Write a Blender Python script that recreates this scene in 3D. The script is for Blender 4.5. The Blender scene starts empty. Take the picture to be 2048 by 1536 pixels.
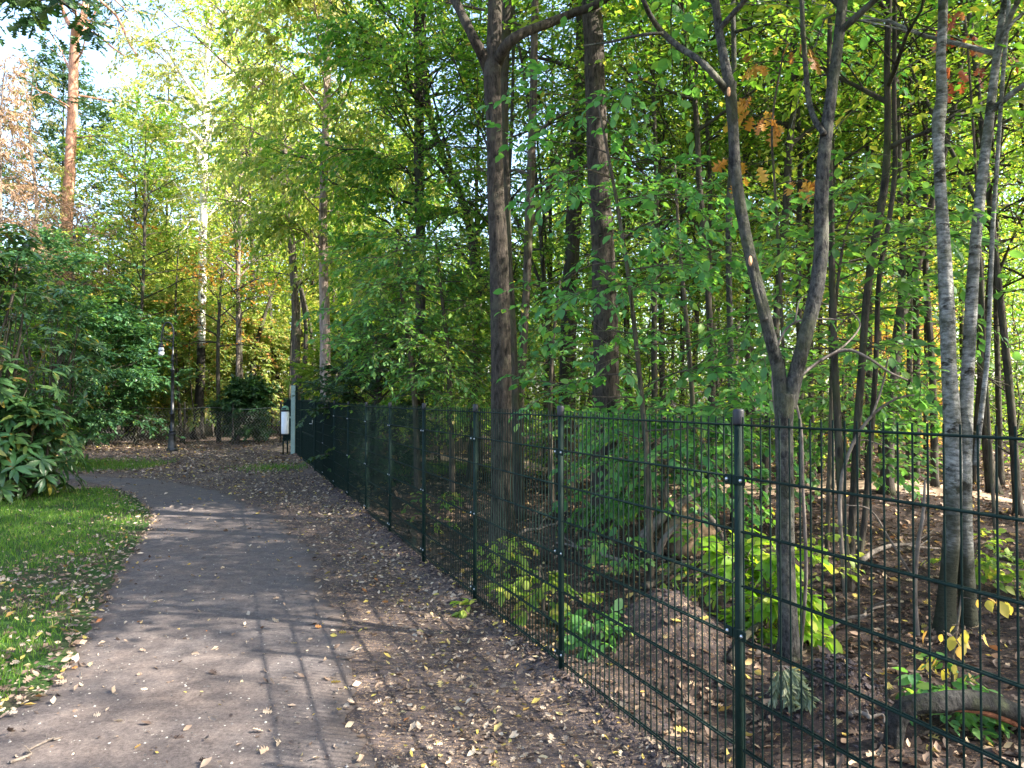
import bpy, math
import numpy as np
from mathutils import Vector

SC = bpy.context.scene
COL = SC.collection
R = math.radians

# ------------------------------------------------------------------ camera
F, EYE = 1537.0, 1.59                       # focal length in photo pixels, eye height in metres
PITCH = math.atan(31 / F)
cam = bpy.data.cameras.new('camera')
cam.sensor_width, cam.lens = 36.0, 36.0 * F / 2048.0
cam.clip_start, cam.clip_end = 0.05, 2000
camo = bpy.data.objects.new('camera', cam)
COL.objects.link(camo)
camo.location = (0, 0, EYE)
camo.rotation_euler = (R(90) + PITCH, 0, 0)
SC.camera = camo

# ------------------------------------------------------------------ sky and sun
SUN_EL = 38.0
SUN_DIR = Vector((0.97, -0.24, 0)).normalized() * math.cos(R(SUN_EL)) + Vector((0, 0, math.sin(R(SUN_EL))))
world = bpy.data.worlds.new('World')
SC.world = world
world.use_nodes = True
wn = world.node_tree.nodes
sky = wn.new('ShaderNodeTexSky')
sky.sky_type = 'NISHITA'
sky.sun_disc = False
sky.sun_elevation = R(SUN_EL)
sky.sun_rotation = math.atan2(0.97, -0.24)
sky.dust_density = 2.5
world.node_tree.links.new(sky.outputs[0], wn['Background'].inputs[0])
wn['Background'].inputs[1].default_value = 0.14
sun = bpy.data.lights.new('sun', 'SUN')
sun.energy, sun.angle, sun.color = 5.0, R(0.53), (1.0, 0.93, 0.80)
suno = bpy.data.objects.new('sun', sun)
COL.objects.link(suno)
suno.location = SUN_DIR * 60
suno.rotation_euler = SUN_DIR.to_track_quat('Z', 'Y').to_euler()
SC.view_settings.view_transform = 'Standard'
SC.view_settings.look = 'None'
SC.view_settings.gamma = 1.0
SC.view_settings.exposure = 2.5
SC.cycles.use_denoising = True
SC.cycles.max_bounces = 8
SC.cycles.diffuse_bounces = 4
SC.cycles.transmission_bounces = 5
SC.cycles.glossy_bounces = 2
SC.cycles.sample_clamp_indirect = 6

# ------------------------------------------------------------------ terrain maths
FA = np.array([0.28, 4.40])                 # fence line: a point, its direction, its normal (towards the wood)
FU = np.array([-0.565, 1.515])              # one bay
FL = float(np.hypot(*FU))
FD = FU / FL
FN = np.array([FD[1], -FD[0]])
MOUNDS = [(1.64, 3.9, .25, .27), (.95, 4.8, .36, .36), (.62, 5.6, .35, -.14), (1.2, 5.3, .5, .10), (3.3, 7.2, 1.0, .15), (-6.6, 22.2, 1.6, .28),
          (0.62, 5.9, .6, -.06), (-1.2, 12.0, 1.2, .18), (1.0, 9.5, 1.1, .16), (5.5, 12, 2.2, .3), (1.6, 3.1, .4, .1)]


def wav(x, y, s, k):
    return (np.sin(x * 1.7 * s + k) * np.sin(y * 1.3 * s + 2.1 * k) + np.sin((x + y) * 1.1 * s + 3 * k) * .6
            + np.sin((x * .6 - y) * 2.3 * s + 1.7 * k) * .4) / 2


def sst(a, b, v):
    t = np.clip((v - a) / (b - a), 0, 1)
    return t * t * (3 - 2 * t)


def fdist(x, y):
    return (x - FA[0]) * FN[0] + (y - FA[1]) * FN[1]


def H(x, y):
    x = np.asarray(x, float)
    y = np.asarray(y, float)
    s = fdist(x, y)
    h = 0.006 * np.clip(y - 11, 0, 60) * sst(9, 15, y)
    w = sst(0.1, 1.4, s)
    h = h + w * (wav(x, y, 1.0, .7) * .07 + wav(x, y, 3.1, 1.9) * .022 + wav(x, y, 7.3, .4) * .012 + wav(x, y, 15.0, 2.4) * .006 * (y < 9))
    near = sst(0.0, 2.0, y)
    h = h + near * np.exp(-((s - .02) / .17) ** 2) * (.055 + .02 * np.sin(y * 3.1) + .015 * np.sin(y * 9.7 + 1))
    lf = sst(-7.5, -10, x) + sst(18, 22, y) * (s < 0.1)
    h = h + np.clip(lf, 0, 1) * (wav(x, y, .7, 2.2) * .09)
    for cx, cy, r, a in MOUNDS:
        h = h + a * np.exp(-((x - cx) ** 2 + (y - cy) ** 2) / (r * r))
    return h


CP, SP = math.cos(PITCH), math.sin(PITCH)


def ray(px, py):
    dx, dz = (px - 1024) / F, -(py - 768) / F
    return dx, CP - dz * SP, SP + dz * CP


def at(px, py, D):
    a, b, c = ray(px, py)
    k = D / b
    return np.array([a * k, D, EYE + c * k])


def ground_at(px, py):
    a, b, c = ray(px, py)
    D = 10.0
    for _ in range(60):
        g = float(H(a / b * D, D))
        D = .5 * D + .5 * min(80, (EYE - g) / max(1e-3, -c / b))
    return np.array([a / b * D, D, float(H(a / b * D, D))])


# ------------------------------------------------------------------ object helpers
def tag(o, label=None, cat=None, group=None, kind=None):
    if label: o['label'] = label
    if cat: o['category'] = cat
    if group: o['group'] = group
    if kind: o['kind'] = kind
    return o


def link(name, me, mat=None, parent=None):
    if mat is not None and len(me.materials) == 0:
        for m in (mat if isinstance(mat, (list, tuple)) else [mat]):
            me.materials.append(m)
    o = bpy.data.objects.new(name, me)
    COL.objects.link(o)
    if parent is not None:
        o.parent = parent
    return o


def empty(name, loc=(0, 0, 0), rz=0):
    o = bpy.data.objects.new(name, None)
    COL.objects.link(o)
    o.location = loc
    o.rotation_euler = (0, 0, rz)
    o.empty_display_size = .2
    return o


def copy_tree(o, parent=None):
    c = o.copy()
    COL.objects.link(c)
    if parent is not None:
        c.parent = parent
    for ch in o.children:
        copy_tree(ch, c)
    return c


def raw_mesh(name, V, loops, sizes, smooth=True, mats=None):
    me = bpy.data.meshes.new(name)
    V = np.asarray(V, np.float32)
    loops = np.asarray(loops, np.int32)
    sizes = np.asarray(sizes, np.int32)
    me.vertices.add(len(V))
    me.vertices.foreach_set('co', V.ravel())
    me.loops.add(len(loops))
    me.loops.foreach_set('vertex_index', loops)
    me.polygons.add(len(sizes))
    st = np.zeros(len(sizes), np.int32)
    st[1:] = np.cumsum(sizes)[:-1]
    me.polygons.foreach_set('loop_start', st)
    me.polygons.foreach_set('loop_total', sizes)
    me.polygons.foreach_set('use_smooth', np.full(len(sizes), smooth, bool))
    if mats is not None:
        me.polygons.foreach_set('material_index', np.asarray(mats, np.int32))
    me.update(calc_edges=True)
    return me


class MB:
    """collects tubes, boxes, lathes and sheets into one mesh"""
    def __init__(s):
        s.V, s.L, s.S, s.n = [], [], [], 0

    def add(s, V, loops, sizes):
        s.V.append(np.asarray(V, float))
        s.L.append(np.asarray(loops, int) + s.n)
        s.S.append(np.asarray(sizes, int))
        s.n += len(V)

    def tube(s, pts, rad, sides=8, cap=True, bump=0.0, seed=0, flare=None):
        P = np.asarray(pts, float)
        k = len(P)
        r = np.broadcast_to(np.asarray(rad, float), (k,)).copy()
        T = np.gradient(P, axis=0)
        T /= np.linalg.norm(T, axis=1)[:, None] + 1e-12
        ref = np.array([1., 0, 0]) if abs(T[0][0]) < .8 else np.array([0, 1., 0])
        A = np.zeros_like(P)
        a = ref - T[0] * (ref @ T[0])
        for i in range(k):
            a = a - T[i] * (a @ T[i])
            a /= np.linalg.norm(a) + 1e-12
            A[i] = a
        B = np.cross(T, A)
        th = np.linspace(0, 2 * math.pi, sides, endpoint=False)
        rr = np.repeat(r[:, None], sides, 1)
        if bump:
            zz = np.cumsum(np.r_[0, np.linalg.norm(np.diff(P, axis=0), axis=1)])[:, None]
            rr = rr * (1 + bump * (np.sin(th * 3 + zz * 1.9 + seed) * .5 + np.sin(th * 2 - zz * 3.7 + 2 * seed) * .4
                                   + np.sin(th * 5 + zz * 7.3 + seed) * .25 + (np.sin(th * 9 + zz * 13 + seed) * np.sin(zz * 19 - th * 4 + seed) * .55 if sides > 12 else 0) + np.sin(zz * 5.1 + seed * 3 + th) * .5))
        if flare is not None:                     # root flare: lobes that die out up the trunk
            zz = np.cumsum(np.r_[0, np.linalg.norm(np.diff(P, axis=0), axis=1)])[:, None]
            rr = rr * (1 + flare * np.exp(-zz / .16) * (1 + .45 * np.sin(th * 4 + seed) + .3 * np.sin(th * 3 + 2 * seed)))
        V = P[:, None, :] + rr[:, :, None] * (A[:, None, :] * np.cos(th)[None, :, None] + B[:, None, :] * np.sin(th)[None, :, None])
        i = np.arange(k - 1)[:, None] * sides
        j = np.arange(sides)[None, :]
        j2 = (j + 1) % sides
        q = np.stack([i + j, i + j2, i + sides + j2, i + sides + j], -1).reshape(-1)
        sz = [4] * ((k - 1) * sides)
        if cap:
            q = np.r_[q, np.arange(sides)[::-1], np.arange(sides) + (k - 1) * sides]
            sz = sz + [sides, sides]
        s.add(V.reshape(-1, 3), q, sz)

    def lathe(s, prof, org, sides=16):
        z = [p[1] for p in prof]
        P = np.array([[org[0], org[1], org[2] + h] for h in z], float)
        r = np.array([p[0] for p in prof], float)
        k = len(P)
        th = np.linspace(0, 2 * math.pi, sides, endpoint=False)
        V = np.stack([P[:, None, 0] + r[:, None] * np.cos(th), P[:, None, 1] + r[:, None] * np.sin(th), np.repeat(P[:, 2][:, None], sides, 1)], -1)
        i = np.arange(k - 1)[:, None] * sides
        j = np.arange(sides)[None, :]
        j2 = (j + 1) % sides
        q = np.stack([i + j, i + j2, i + sides + j2, i + sides + j], -1).reshape(-1)
        s.add(V.reshape(-1, 3), np.r_[q, np.arange(sides)[::-1], np.arange(sides) + (k - 1) * sides], [4] * ((k - 1) * sides) + [sides, sides])

    def box(s, c, size, u=(1, 0), ch=0.0):
        """box centred at c; u = horizontal direction of its x axis; ch = chamfer of the vertical and top edges"""
        ux = np.array([u[0], u[1], 0.]); ux /= np.linalg.norm(ux)
        uy = np.array([-ux[1], ux[0], 0.])
        hx, hy, hz = np.array(size) / 2
        ch = max(ch, 1e-4)
        ring = [(-hx + ch, -hy), (hx - ch, -hy), (hx, -hy + ch), (hx, hy - ch), (hx - ch, hy), (-hx + ch, hy), (-hx, hy - ch), (-hx, -hy + ch)]
        ins = [(x * (1 - ch / hx), y * (1 - ch / hy)) for x, y in ring]
        lv = [(ins, -hz), (ring, -hz + ch), (ring, hz - ch), (ins, hz)]
        V = [np.array(c) + ux * x + uy * y + np.array([0, 0, z]) for rg, z in lv for x, y in rg]
        q, sz = [], []
        for a in range(3):
            for b in range(8):
                q += [a * 8 + b, a * 8 + (b + 1) % 8, a * 8 + 8 + (b + 1) % 8, a * 8 + 8 + b]
                sz.append(4)
        q += list(range(7, -1, -1)) + list(range(24, 32))
        s.add(V, q, sz + [8, 8])

    def sheet(s, G):
        """G: (a, b, 3) grid of points"""
        a, b = G.shape[:2]
        i = np.arange(a - 1)[:, None] * b
        j = np.arange(b - 1)[None, :]
        q = np.stack([i + j, i + j + 1, i + b + j + 1, i + b + j], -1).reshape(-1)
        s.add(G.reshape(-1, 3), q, [4] * ((a - 1) * (b - 1)))

    def mesh(s, name, smooth=True):
        return raw_mesh(name, np.concatenate(s.V), np.concatenate(s.L), np.concatenate(s.S), smooth)

    def build(s, name, mat, parent=None, smooth=True):
        return link(name, s.mesh(name, smooth), mat, parent)


def spline(P, n):
    """Catmull-Rom through P (any columns), n samples"""
    P = np.asarray(P, float)
    if len(P) == 2:
        return P[0] + (P[1] - P[0]) * np.linspace(0, 1, n)[:, None]
    Q = np.vstack([2 * P[0] - P[1], P, 2 * P[-1] - P[-2]])
    d = np.r_[0, np.cumsum(np.linalg.norm(np.diff(P[:, :3], axis=0), axis=1))]
    t = np.interp(np.linspace(0, d[-1], n), d, np.arange(len(P)))
    i = np.minimum(t.astype(int), len(P) - 2)
    f = (t - i)[:, None]
    a, b, c, e = Q[i], Q[i + 1], Q[i + 2], Q[i + 3]
    return .5 * (2 * b + (c - a) * f + (2 * a - 5 * b + 4 * c - e) * f * f + (3 * b - a - 3 * c + e) * f ** 3)


# ------------------------------------------------------------------ materials
def new_mat(name):
    m = bpy.data.materials.new(name)
    m.use_nodes = True
    nt = m.node_tree
    nt.nodes.clear()
    out = nt.nodes.new('ShaderNodeOutputMaterial')
    return m, nt, out


def N(nt, t, **kw):
    n = nt.nodes.new(t)
    for k, v in kw.items():
        setattr(n, k, v)
    return n


def ramp(nt, stops, interp='LINEAR'):
    r = nt.nodes.new('ShaderNodeValToRGB')
    e = r.color_ramp
    e.interpolation = interp
    while len(e.elements) < len(stops):
        e.elements.new(.5)
    for el, (p, c) in zip(e.elements, stops):
        el.position = p
        el.color = (*c, 1) if len(c) == 3 else c
    return r


def noise(nt, co, scale, detail=4, rough=.6, vec=None):
    n = nt.nodes.new('ShaderNodeTexNoise')
    n.inputs['Scale'].default_value = scale
    n.inputs['Detail'].default_value = detail
    n.inputs['Roughness'].default_value = rough
    if vec is not None:
        mp = nt.nodes.new('ShaderNodeMapping')
        mp.inputs['Scale'].default_value = vec
        nt.links.new(co, mp.inputs[0])
        co = mp.outputs[0]
    nt.links.new(co, n.inputs['Vector'])
    return n


def mix(nt, fac, a, b, blend='MIX'):
    m = nt.nodes.new('ShaderNodeMix')
    m.data_type = 'RGBA'
    m.blend_type = blend
    for sock, v in ((m.inputs[0], fac), (m.inputs[6], a), (m.inputs[7], b)):
        if isinstance(v, (int, float)):
            sock.default_value = v
        elif isinstance(v, tuple):
            sock.default_value = (*v, 1)
        else:
            nt.links.new(v, sock)
    return m.outputs[2]


def bsdf(nt, out, col, rough=.8, spec=.3, bump=None, bstr=.5, bdist=.01, metal=0.0):
    p = nt.nodes.new('ShaderNodeBsdfPrincipled')
    for sock, v in ((p.inputs['Base Color'], col), (p.inputs['Roughness'], rough)):
        if isinstance(v, tuple):
            sock.default_value = (*v, 1)
        elif isinstance(v, (int, float)):
            sock.default_value = v
        else:
            nt.links.new(v, sock)
    p.inputs['Specular IOR Level'].default_value = spec
    p.inputs['Metallic'].default_value = metal
    if bump is not None:
        b = nt.nodes.new('ShaderNodeBump')
        b.inputs['Strength'].default_value = bstr
        b.inputs['Distance'].default_value = bdist
        nt.links.new(bump, b.inputs['Height'])
        nt.links.new(b.outputs[0], p.inputs['Normal'])
    if out is not None:
        nt.links.new(p.outputs[0], out.inputs[0])
    return p


def leaf_mat(name, stops, trans=.5, tgain=(1.55, 1.65, .75), rough=.5, spec=.35, patch=None):
    """thin leaves: each leaf takes its own colour from the ramp; part of the light goes through"""
    m, nt, out = new_mat(name)
    g = N(nt, 'ShaderNodeNewGeometry')
    r = ramp(nt, stops)
    nt.links.new(g.outputs['Random Per Island'], r.inputs[0])
    col = r.outputs[0]
    tc = N(nt, 'ShaderNodeTexCoord')
    if patch:
        sc, lo, hi, c2 = patch
        n = noise(nt, tc.outputs['Object'], sc, 2)
        rr = ramp(nt, [(lo, (0, 0, 0)), (hi, (1, 1, 1))])
        nt.links.new(n.outputs[0], rr.inputs[0])
        r2 = ramp(nt, c2)
        nt.links.new(g.outputs['Random Per Island'], r2.inputs[0])
        col = mix(nt, rr.outputs[0], col, r2.outputs[0])
    oi = N(nt, 'ShaderNodeObjectInfo')
    hs = N(nt, 'ShaderNodeHueSaturation')
    mr = N(nt, 'ShaderNodeMapRange')
    mr.inputs[3].default_value, mr.inputs[4].default_value = .485, .515
    nt.links.new(oi.outputs['Random'], mr.inputs[0])
    nt.links.new(mr.outputs[0], hs.inputs['Hue'])
    nt.links.new(col, hs.inputs['Color'])
    col = hs.outputs[0]
    p = bsdf(nt, None, col, rough, spec)
    t = N(nt, 'ShaderNodeBsdfTranslucent')
    nt.links.new(mix(nt, 1.0, col, tgain, 'MULTIPLY'), t.inputs[0])
    ms = N(nt, 'ShaderNodeMixShader')
    ms.inputs[0].default_value = trans
    nt.links.new(p.outputs[0], ms.inputs[1])
    nt.links.new(t.outputs[0], ms.inputs[2])
    nt.links.new(ms.outputs[0], out.inputs[0])
    return m


def bark_mat(name, c1, c2, c3=None, vs=(14, 14, 2.2), moss=None, bstr=.9, patch=None, foot=None):
    m, nt, out = new_mat(name)
    tc = N(nt, 'ShaderNodeTexCoord')
    co = tc.outputs['Object']
    n1 = noise(nt, co, 1.8, 8, .68, vs)
    n2 = noise(nt, co, 6, 6, .7)
    r1 = ramp(nt, [(.36, c1), (.62, c2)])
    nt.links.new(n1.outputs[0], r1.inputs[0])
    col = r1.outputs[0]
    if patch:                                   # dark scars and bands of the bark itself
        n4 = noise(nt, co, patch[1], 5, .7, patch[2])
        r4 = ramp(nt, [(patch[3], (0, 0, 0)), (patch[3] + .06, (1, 1, 1))])
        nt.links.new(n4.outputs[0], r4.inputs[0])
        col = mix(nt, r4.outputs[0], col, patch[0])
    r2 = ramp(nt, [(.5, (0, 0, 0)), (.68, (1, 1, 1))])
    nt.links.new(n2.outputs[0], r2.inputs[0])
    if c3:
        col = mix(nt, r2.outputs[0], col, c3)
    if moss:
        n3 = noise(nt, co, 2.2, 6, .7)
        r3 = ramp(nt, [(.48, (0, 0, 0)), (.66, (.8, .8, .8))])
        nt.links.new(n3.outputs[0], r3.inputs[0])
        col = mix(nt, r3.outputs[0], col, moss)
    if foot:                                    # old rough black bark at the foot of a birch, broken up by noise
        sx = N(nt, 'ShaderNodeSeparateXYZ')
        nt.links.new(co, sx.inputs[0])
        n5 = noise(nt, co, 1.6, 4, .7)
        ad = N(nt, 'ShaderNodeMath', operation='MULTIPLY_ADD')
        nt.links.new(n5.outputs[0], ad.inputs[0])
        ad.inputs[1].default_value = 2.4
        nt.links.new(sx.outputs['Z'], ad.inputs[2])
        r5 = ramp(nt, [(0, (1, 1, 1)), (1, (0, 0, 0))])
        mr = N(nt, 'ShaderNodeMapRange')
        mr.inputs[1].default_value, mr.inputs[2].default_value = foot[1], foot[1] + .5
        nt.links.new(ad.outputs[0], mr.inputs[0])
        nt.links.new(mr.outputs[0], r5.inputs[0])
        col = mix(nt, r5.outputs[0], col, foot[0])
    bsdf(nt, out, col, .9, .15, n1.outputs[0], bstr, .03)
    return m


def flat_mat(name, c, rough=.5, spec=.4, var=.25, sc=30, metal=0.0):
    m, nt, out = new_mat(name)
    tc = N(nt, 'ShaderNodeTexCoord')
    n = noise(nt, tc.outputs['Object'], sc, 5, .65)
    r = ramp(nt, [(.3, tuple(v * (1 - var) for v in c)), (.7, tuple(min(1, v * (1 + var)) for v in c))])
    nt.links.new(n.outputs[0], r.inputs[0])
    bsdf(nt, out, r.outputs[0], rough, spec, n.outputs[0], .15, .003, metal)
    return m


GREEN = [(0, (.060, .140, .026)), (.35, (.095, .200, .032)), (.75, (.155, .265, .042)), (.93, (.27, .31, .06)), (1, (.40, .30, .07))]
LIME = [(0, (.12, .21, .034)), (.4, (.195, .29, .045)), (.8, (.32, .37, .07)), (1, (.50, .42, .10))]
SHADE = [(0, (.070, .180, .066)), (.5, (.105, .250, .080)), (.9, (.16, .31, .08)), (1, (.27, .36, .08))]
BLUEG = [(0, (.028, .085, .042)), (.5, (.048, .130, .056)), (.9, (.085, .19, .065)), (1, (.16, .24, .06))]
OLIVE = [(0, (.09, .16, .05)), (.4, (.16, .235, .07)), (.75, (.25, .29, .09)), (.93, (.38, .30, .12)), (1, (.38, .18, .07))]
PALE = [(0, (.17, .21, .055)), (.4, (.27, .29, .085)), (.8, (.40, .37, .13)), (1, (.50, .40, .14))]
GOLD = [(0, (.24, .20, .03)), (.5, (.40, .30, .05)), (.85, (.50, .33, .07)), (1, (.42, .17, .05))]
RUST = [(0, (.28, .10, .03)), (.5, (.46, .20, .05)), (1, (.58, .33, .08))]
DARKG = [(0, (.022, .060, .026)), (.5, (.035, .085, .030)), (1, (.07, .125, .035))]
BROWN = [(0, (.16, .10, .06)), (.5, (.28, .18, .11)), (1, (.36, .25, .17))]
M = dict(
    green=leaf_mat('leaf_green', GREEN, patch=(.55, .52, .68, LIME)),
    lime=leaf_mat('leaf_lime', LIME, patch=(.5, .55, .7, GREEN)),
    shade=leaf_mat('leaf_shade', SHADE),
    bluegreen=leaf_mat('leaf_blue_green', BLUEG, .35, rough=.4),
    olive=leaf_mat('leaf_olive', OLIVE),
    limepale=leaf_mat('leaf_lime_pale', LIME, patch=(.45, .45, .62, PALE)),
    pale=leaf_mat('leaf_pale', PALE, .4),
    gold=leaf_mat('leaf_gold', GOLD, patch=(.7, .5, .62, LIME)),
    rust=leaf_mat('leaf_rust', RUST, .4),
    dark=leaf_mat('leaf_dark', DARKG, .3, rough=.4),
    rhodo=leaf_mat('leaf_glossy', [(0, (.030, .085, .028)), (.6, (.050, .125, .040)), (.9, (.09, .17, .05)), (.96, (.30, .26, .04)), (1, (.22, .13, .05))], .25, rough=.32, spec=.5),
    sun_painted=leaf_mat('leaf_sun_painted', [(0, (.17, .30, .03)), (.6, (.27, .38, .04)), (1, (.42, .42, .06))], .55),  # brighter leaf green for one sapling, sunlight put into the colour
    red=leaf_mat('leaf_withered_red', [(0, (.25, .05, .03)), (.6, (.40, .10, .06)), (1, (.42, .20, .10))], .35),
    pink=leaf_mat('leaf_pinkish', [(0, (.42, .16, .07)), (.5, (.60, .27, .13)), (1, (.62, .42, .16))], .45),
    brown=leaf_mat('leaf_withered', BROWN, .3),
    yellow=leaf_mat('leaf_yellow', [(0, (.38, .33, .06)), (.6, (.48, .40, .09)), (1, (.50, .28, .10))], .5),
    mixed=leaf_mat('leaf_mixed', GREEN, patch=(.42, .56, .66, RUST)),
    bark=bark_mat('bark_brown', (.028, .022, .018), (.135, .105, .085), (.10, .10, .07), moss=(.06, .07, .03)),
    bark_furrow=bark_mat('bark_furrowed', (.012, .0105, .0095), (.072, .058, .048), (.075, .068, .05), vs=(15, 15, 4.2), bstr=1.0),
    bark_dark=bark_mat('bark_dark', (.018, .016, .014), (.075, .062, .052), (.07, .07, .05), moss=(.05, .06, .025)),
    bark_grey=bark_mat('bark_grey', (.015, .015, .016), (.085, .080, .074), (.14, .135, .105), vs=(26, 26, 12), moss=(.055, .062, .03), bstr=.9, patch=((.016, .015, .015), 2.6, (3, 3, 1.2), .56)),
    bark_silver=bark_mat('bark_silver', (.06, .06, .058), (.31, .305, .29), (.085, .085, .068), vs=(9, 9, 20), moss=(.05, .055, .03), bstr=.8, patch=((.022, .02, .018), 2.4, (1.6, 1.6, 3.4), .55), foot=((.035, .036, .024), 1.75)),
    bark_birch=bark_mat('bark_birch', (.45, .43, .39), (.75, .72, .66), None, vs=(4, 4, 9), bstr=.4, patch=((.04, .035, .03), 2.2, (1.2, 1.2, 1.0), .56), foot=((.03, .027, .024), 4.6)),
    bark_pine=bark_mat('bark_pine', (.24, .115, .07), (.50, .27, .18), (.35, .22, .16), vs=(8, 8, 2), bstr=.7),
    bark_pale=bark_mat('bark_pale_brown', (.10, .075, .06), (.40, .31, .25), (.22, .18, .14), vs=(9, 9, 1.6)),
    bark_log=bark_mat('bark_log', (.008, .008, .009), (.038, .037, .036), (.035, .04, .022), vs=(22, 22, 14), bstr=1.0),
    dead=bark_mat('dead_wood', (.07, .056, .047), (.21, .175, .15), None, vs=(10, 10, 3), bstr=.6),
    fence=flat_mat('green_coated_steel', (.0028, .0135, .0105), .7, .18, .3),
    cap=flat_mat('black_plastic', (.012, .013, .019), .5, .4, .15),
    steel=flat_mat('zinc_steel', (.55, .56, .58), .35, .5, .1, metal=.9),
    cut=flat_mat('fresh_cut_wood', (.50, .27, .14), .8, .2, .25, 60),
    lamp=flat_mat('black_iron', (.010, .011, .014), .35, .5, .2),
    white=flat_mat('white_enamel', (.74, .75, .77), .45, .5, .07, 9),
    lid=flat_mat('green_lid', (.09, .22, .15), .4, .5, .1),
    galv=flat_mat('galvanised_green', (.24, .33, .29), .5, .4, .15),
    wire=flat_mat('galvanised_wire', (.30, .30, .29), .5, .5, .15),
    soil=None,
)


def soil_mat():
    m, nt, out = new_mat('woodland_soil')
    tc = N(nt, 'ShaderNodeTexCoord')
    co = tc.outputs['Object']
    n1 = noise(nt, co, 1.1, 6, .65)
    n2 = noise(nt, co, 22, 6, .7)
    n3 = noise(nt, co, 150, 3, .6)
    r1 = ramp(nt, [(.35, (.058, .048, .050)), (.6, (.112, .089, .085)), (.75, (.155, .126, .115))])
    nt.links.new(n1.outputs[0], r1.inputs[0])
    r2 = ramp(nt, [(.35, (.45, .45, .45)), (.65, (1.35, 1.3, 1.25))])
    nt.links.new(n2.outputs[0], r2.inputs[0])
    col = mix(nt, 1.0, r1.outputs[0], r2.outputs[0], 'MULTIPLY')
    # crumbled leaves trodden into the soil
    v = N(nt, 'ShaderNodeTexVoronoi')
    v.inputs['Scale'].default_value = 60
    nw = noise(nt, co, 30, 3)
    nt.links.new(mix(nt, .12, co, nw.outputs['Color'], 'ADD'), v.inputs['Vector'])
    sep = N(nt, 'ShaderNodeSeparateColor')
    nt.links.new(v.outputs['Color'], sep.inputs[0])
    r3 = ramp(nt, [(.0, (.10, .065, .045)), (.4, (.20, .13, .08)), (.75, (.30, .21, .14)), (1, (.38, .29, .20))])
    nt.links.new(sep.outputs[0], r3.inputs[0])
    gt = N(nt, 'ShaderNodeMath', operation='GREATER_THAN')
    nt.links.new(sep.outputs[1], gt.inputs[0])
    gt.inputs[1].default_value = .62
    dd = N(nt, 'ShaderNodeMath', operation='LESS_THAN')
    nt.links.new(v.outputs['Distance'], dd.inputs[0])
    dd.inputs[1].default_value = .5
    mu = N(nt, 'ShaderNodeMath', operation='MULTIPLY')
    nt.links.new(gt.outputs[0], mu.inputs[0])
    nt.links.new(dd.outputs[0], mu.inputs[1])
    col = mix(nt, mu.outputs[0], col, r3.outputs[0])
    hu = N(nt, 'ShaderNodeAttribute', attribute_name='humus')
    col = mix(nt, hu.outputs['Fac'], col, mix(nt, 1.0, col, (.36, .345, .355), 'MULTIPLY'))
    hgt = mix(nt, .5, n2.outputs[0], n3.outputs[0])
    bsdf(nt, out, col, .95, .1, hgt, .8, .03)
    return m


def path_mat():
    m, nt, out = new_mat('trodden_path')
    tc = N(nt, 'ShaderNodeTexCoord')
    co = tc.outputs['Object']
    n1 = noise(nt, co, .9, 5, .6)
    n2 = noise(nt, co, 260, 3, .7)
    n3 = noise(nt, co, 9, 6, .7)
    r1 = ramp(nt, [(.40, (.100, .087, .086)), (.66, (.126, .100, .089))])
    nt.links.new(n1.outputs[0], r1.inputs[0])
    r2 = ramp(nt, [(.3, (.55, .55, .55)), (.55, (1, 1, 1)), (.75, (1.6, 1.55, 1.5))])
    nt.links.new(n2.outputs[0], r2.inputs[0])
    n6 = noise(nt, co, 55, 4, .75)
    r6 = ramp(nt, [(.34, (.62, .60, .62)), (.5, (1, 1, 1)), (.68, (1.35, 1.32, 1.28))])
    nt.links.new(n6.outputs[0], r6.inputs[0])
    r3 = ramp(nt, [(.35, (.76, .75, .77)), (.65, (1.18, 1.17, 1.15))])
    nt.links.new(n3.outputs[0], r3.inputs[0])
    col = mix(nt, 1.0, mix(nt, 1.0, mix(nt, 1.0, r1.outputs[0], r2.outputs[0], 'MULTIPLY'), r6.outputs[0], 'MULTIPLY'), r3.outputs[0], 'MULTIPLY')
    at_ = N(nt, 'ShaderNodeAttribute', attribute_name='edge')
    n4 = noise(nt, co, 5, 6, .7)
    ma = N(nt, 'ShaderNodeMath', operation='ADD')
    nt.links.new(at_.outputs['Fac'], ma.inputs[0])
    nt.links.new(n4.outputs[0], ma.inputs[1])
    r5 = ramp(nt, [(.45, (1, 1, 1)), (.85, (0, 0, 0))])      # soil trodden over the edge of the path
    nt.links.new(ma.outputs[0], r5.inputs[0])
    soil = mix(nt, 1.0, (.085, .066, .058), r2.outputs[0], 'MULTIPLY')
    col = mix(nt, r5.outputs[0], col, soil)
    bsdf(nt, out, col, .9, .2, n2.outputs[0], .5, .006)
    return m


def lawn_mat():
    m, nt, out = new_mat('lawn_turf')
    tc = N(nt, 'ShaderNodeTexCoord')
    co = tc.outputs['Object']
    n1 = noise(nt, co, 1.6, 5, .65)
    n2 = noise(nt, co, 60, 4, .7)
    r1 = ramp(nt, [(.45, (.035, .075, .018)), (.62, (.06, .05, .035))])
    nt.links.new(n1.outputs[0], r1.inputs[0])
    r2 = ramp(nt, [(.3, (.5, .5, .5)), (.7, (1.4, 1.4, 1.4))])
    nt.links.new(n2.outputs[0], r2.inputs[0])
    bsdf(nt, out, mix(nt, 1.0, r1.outputs[0], r2.outputs[0], 'MULTIPLY'), .95, .1, n2.outputs[0], .8, .02)
    return m


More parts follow.
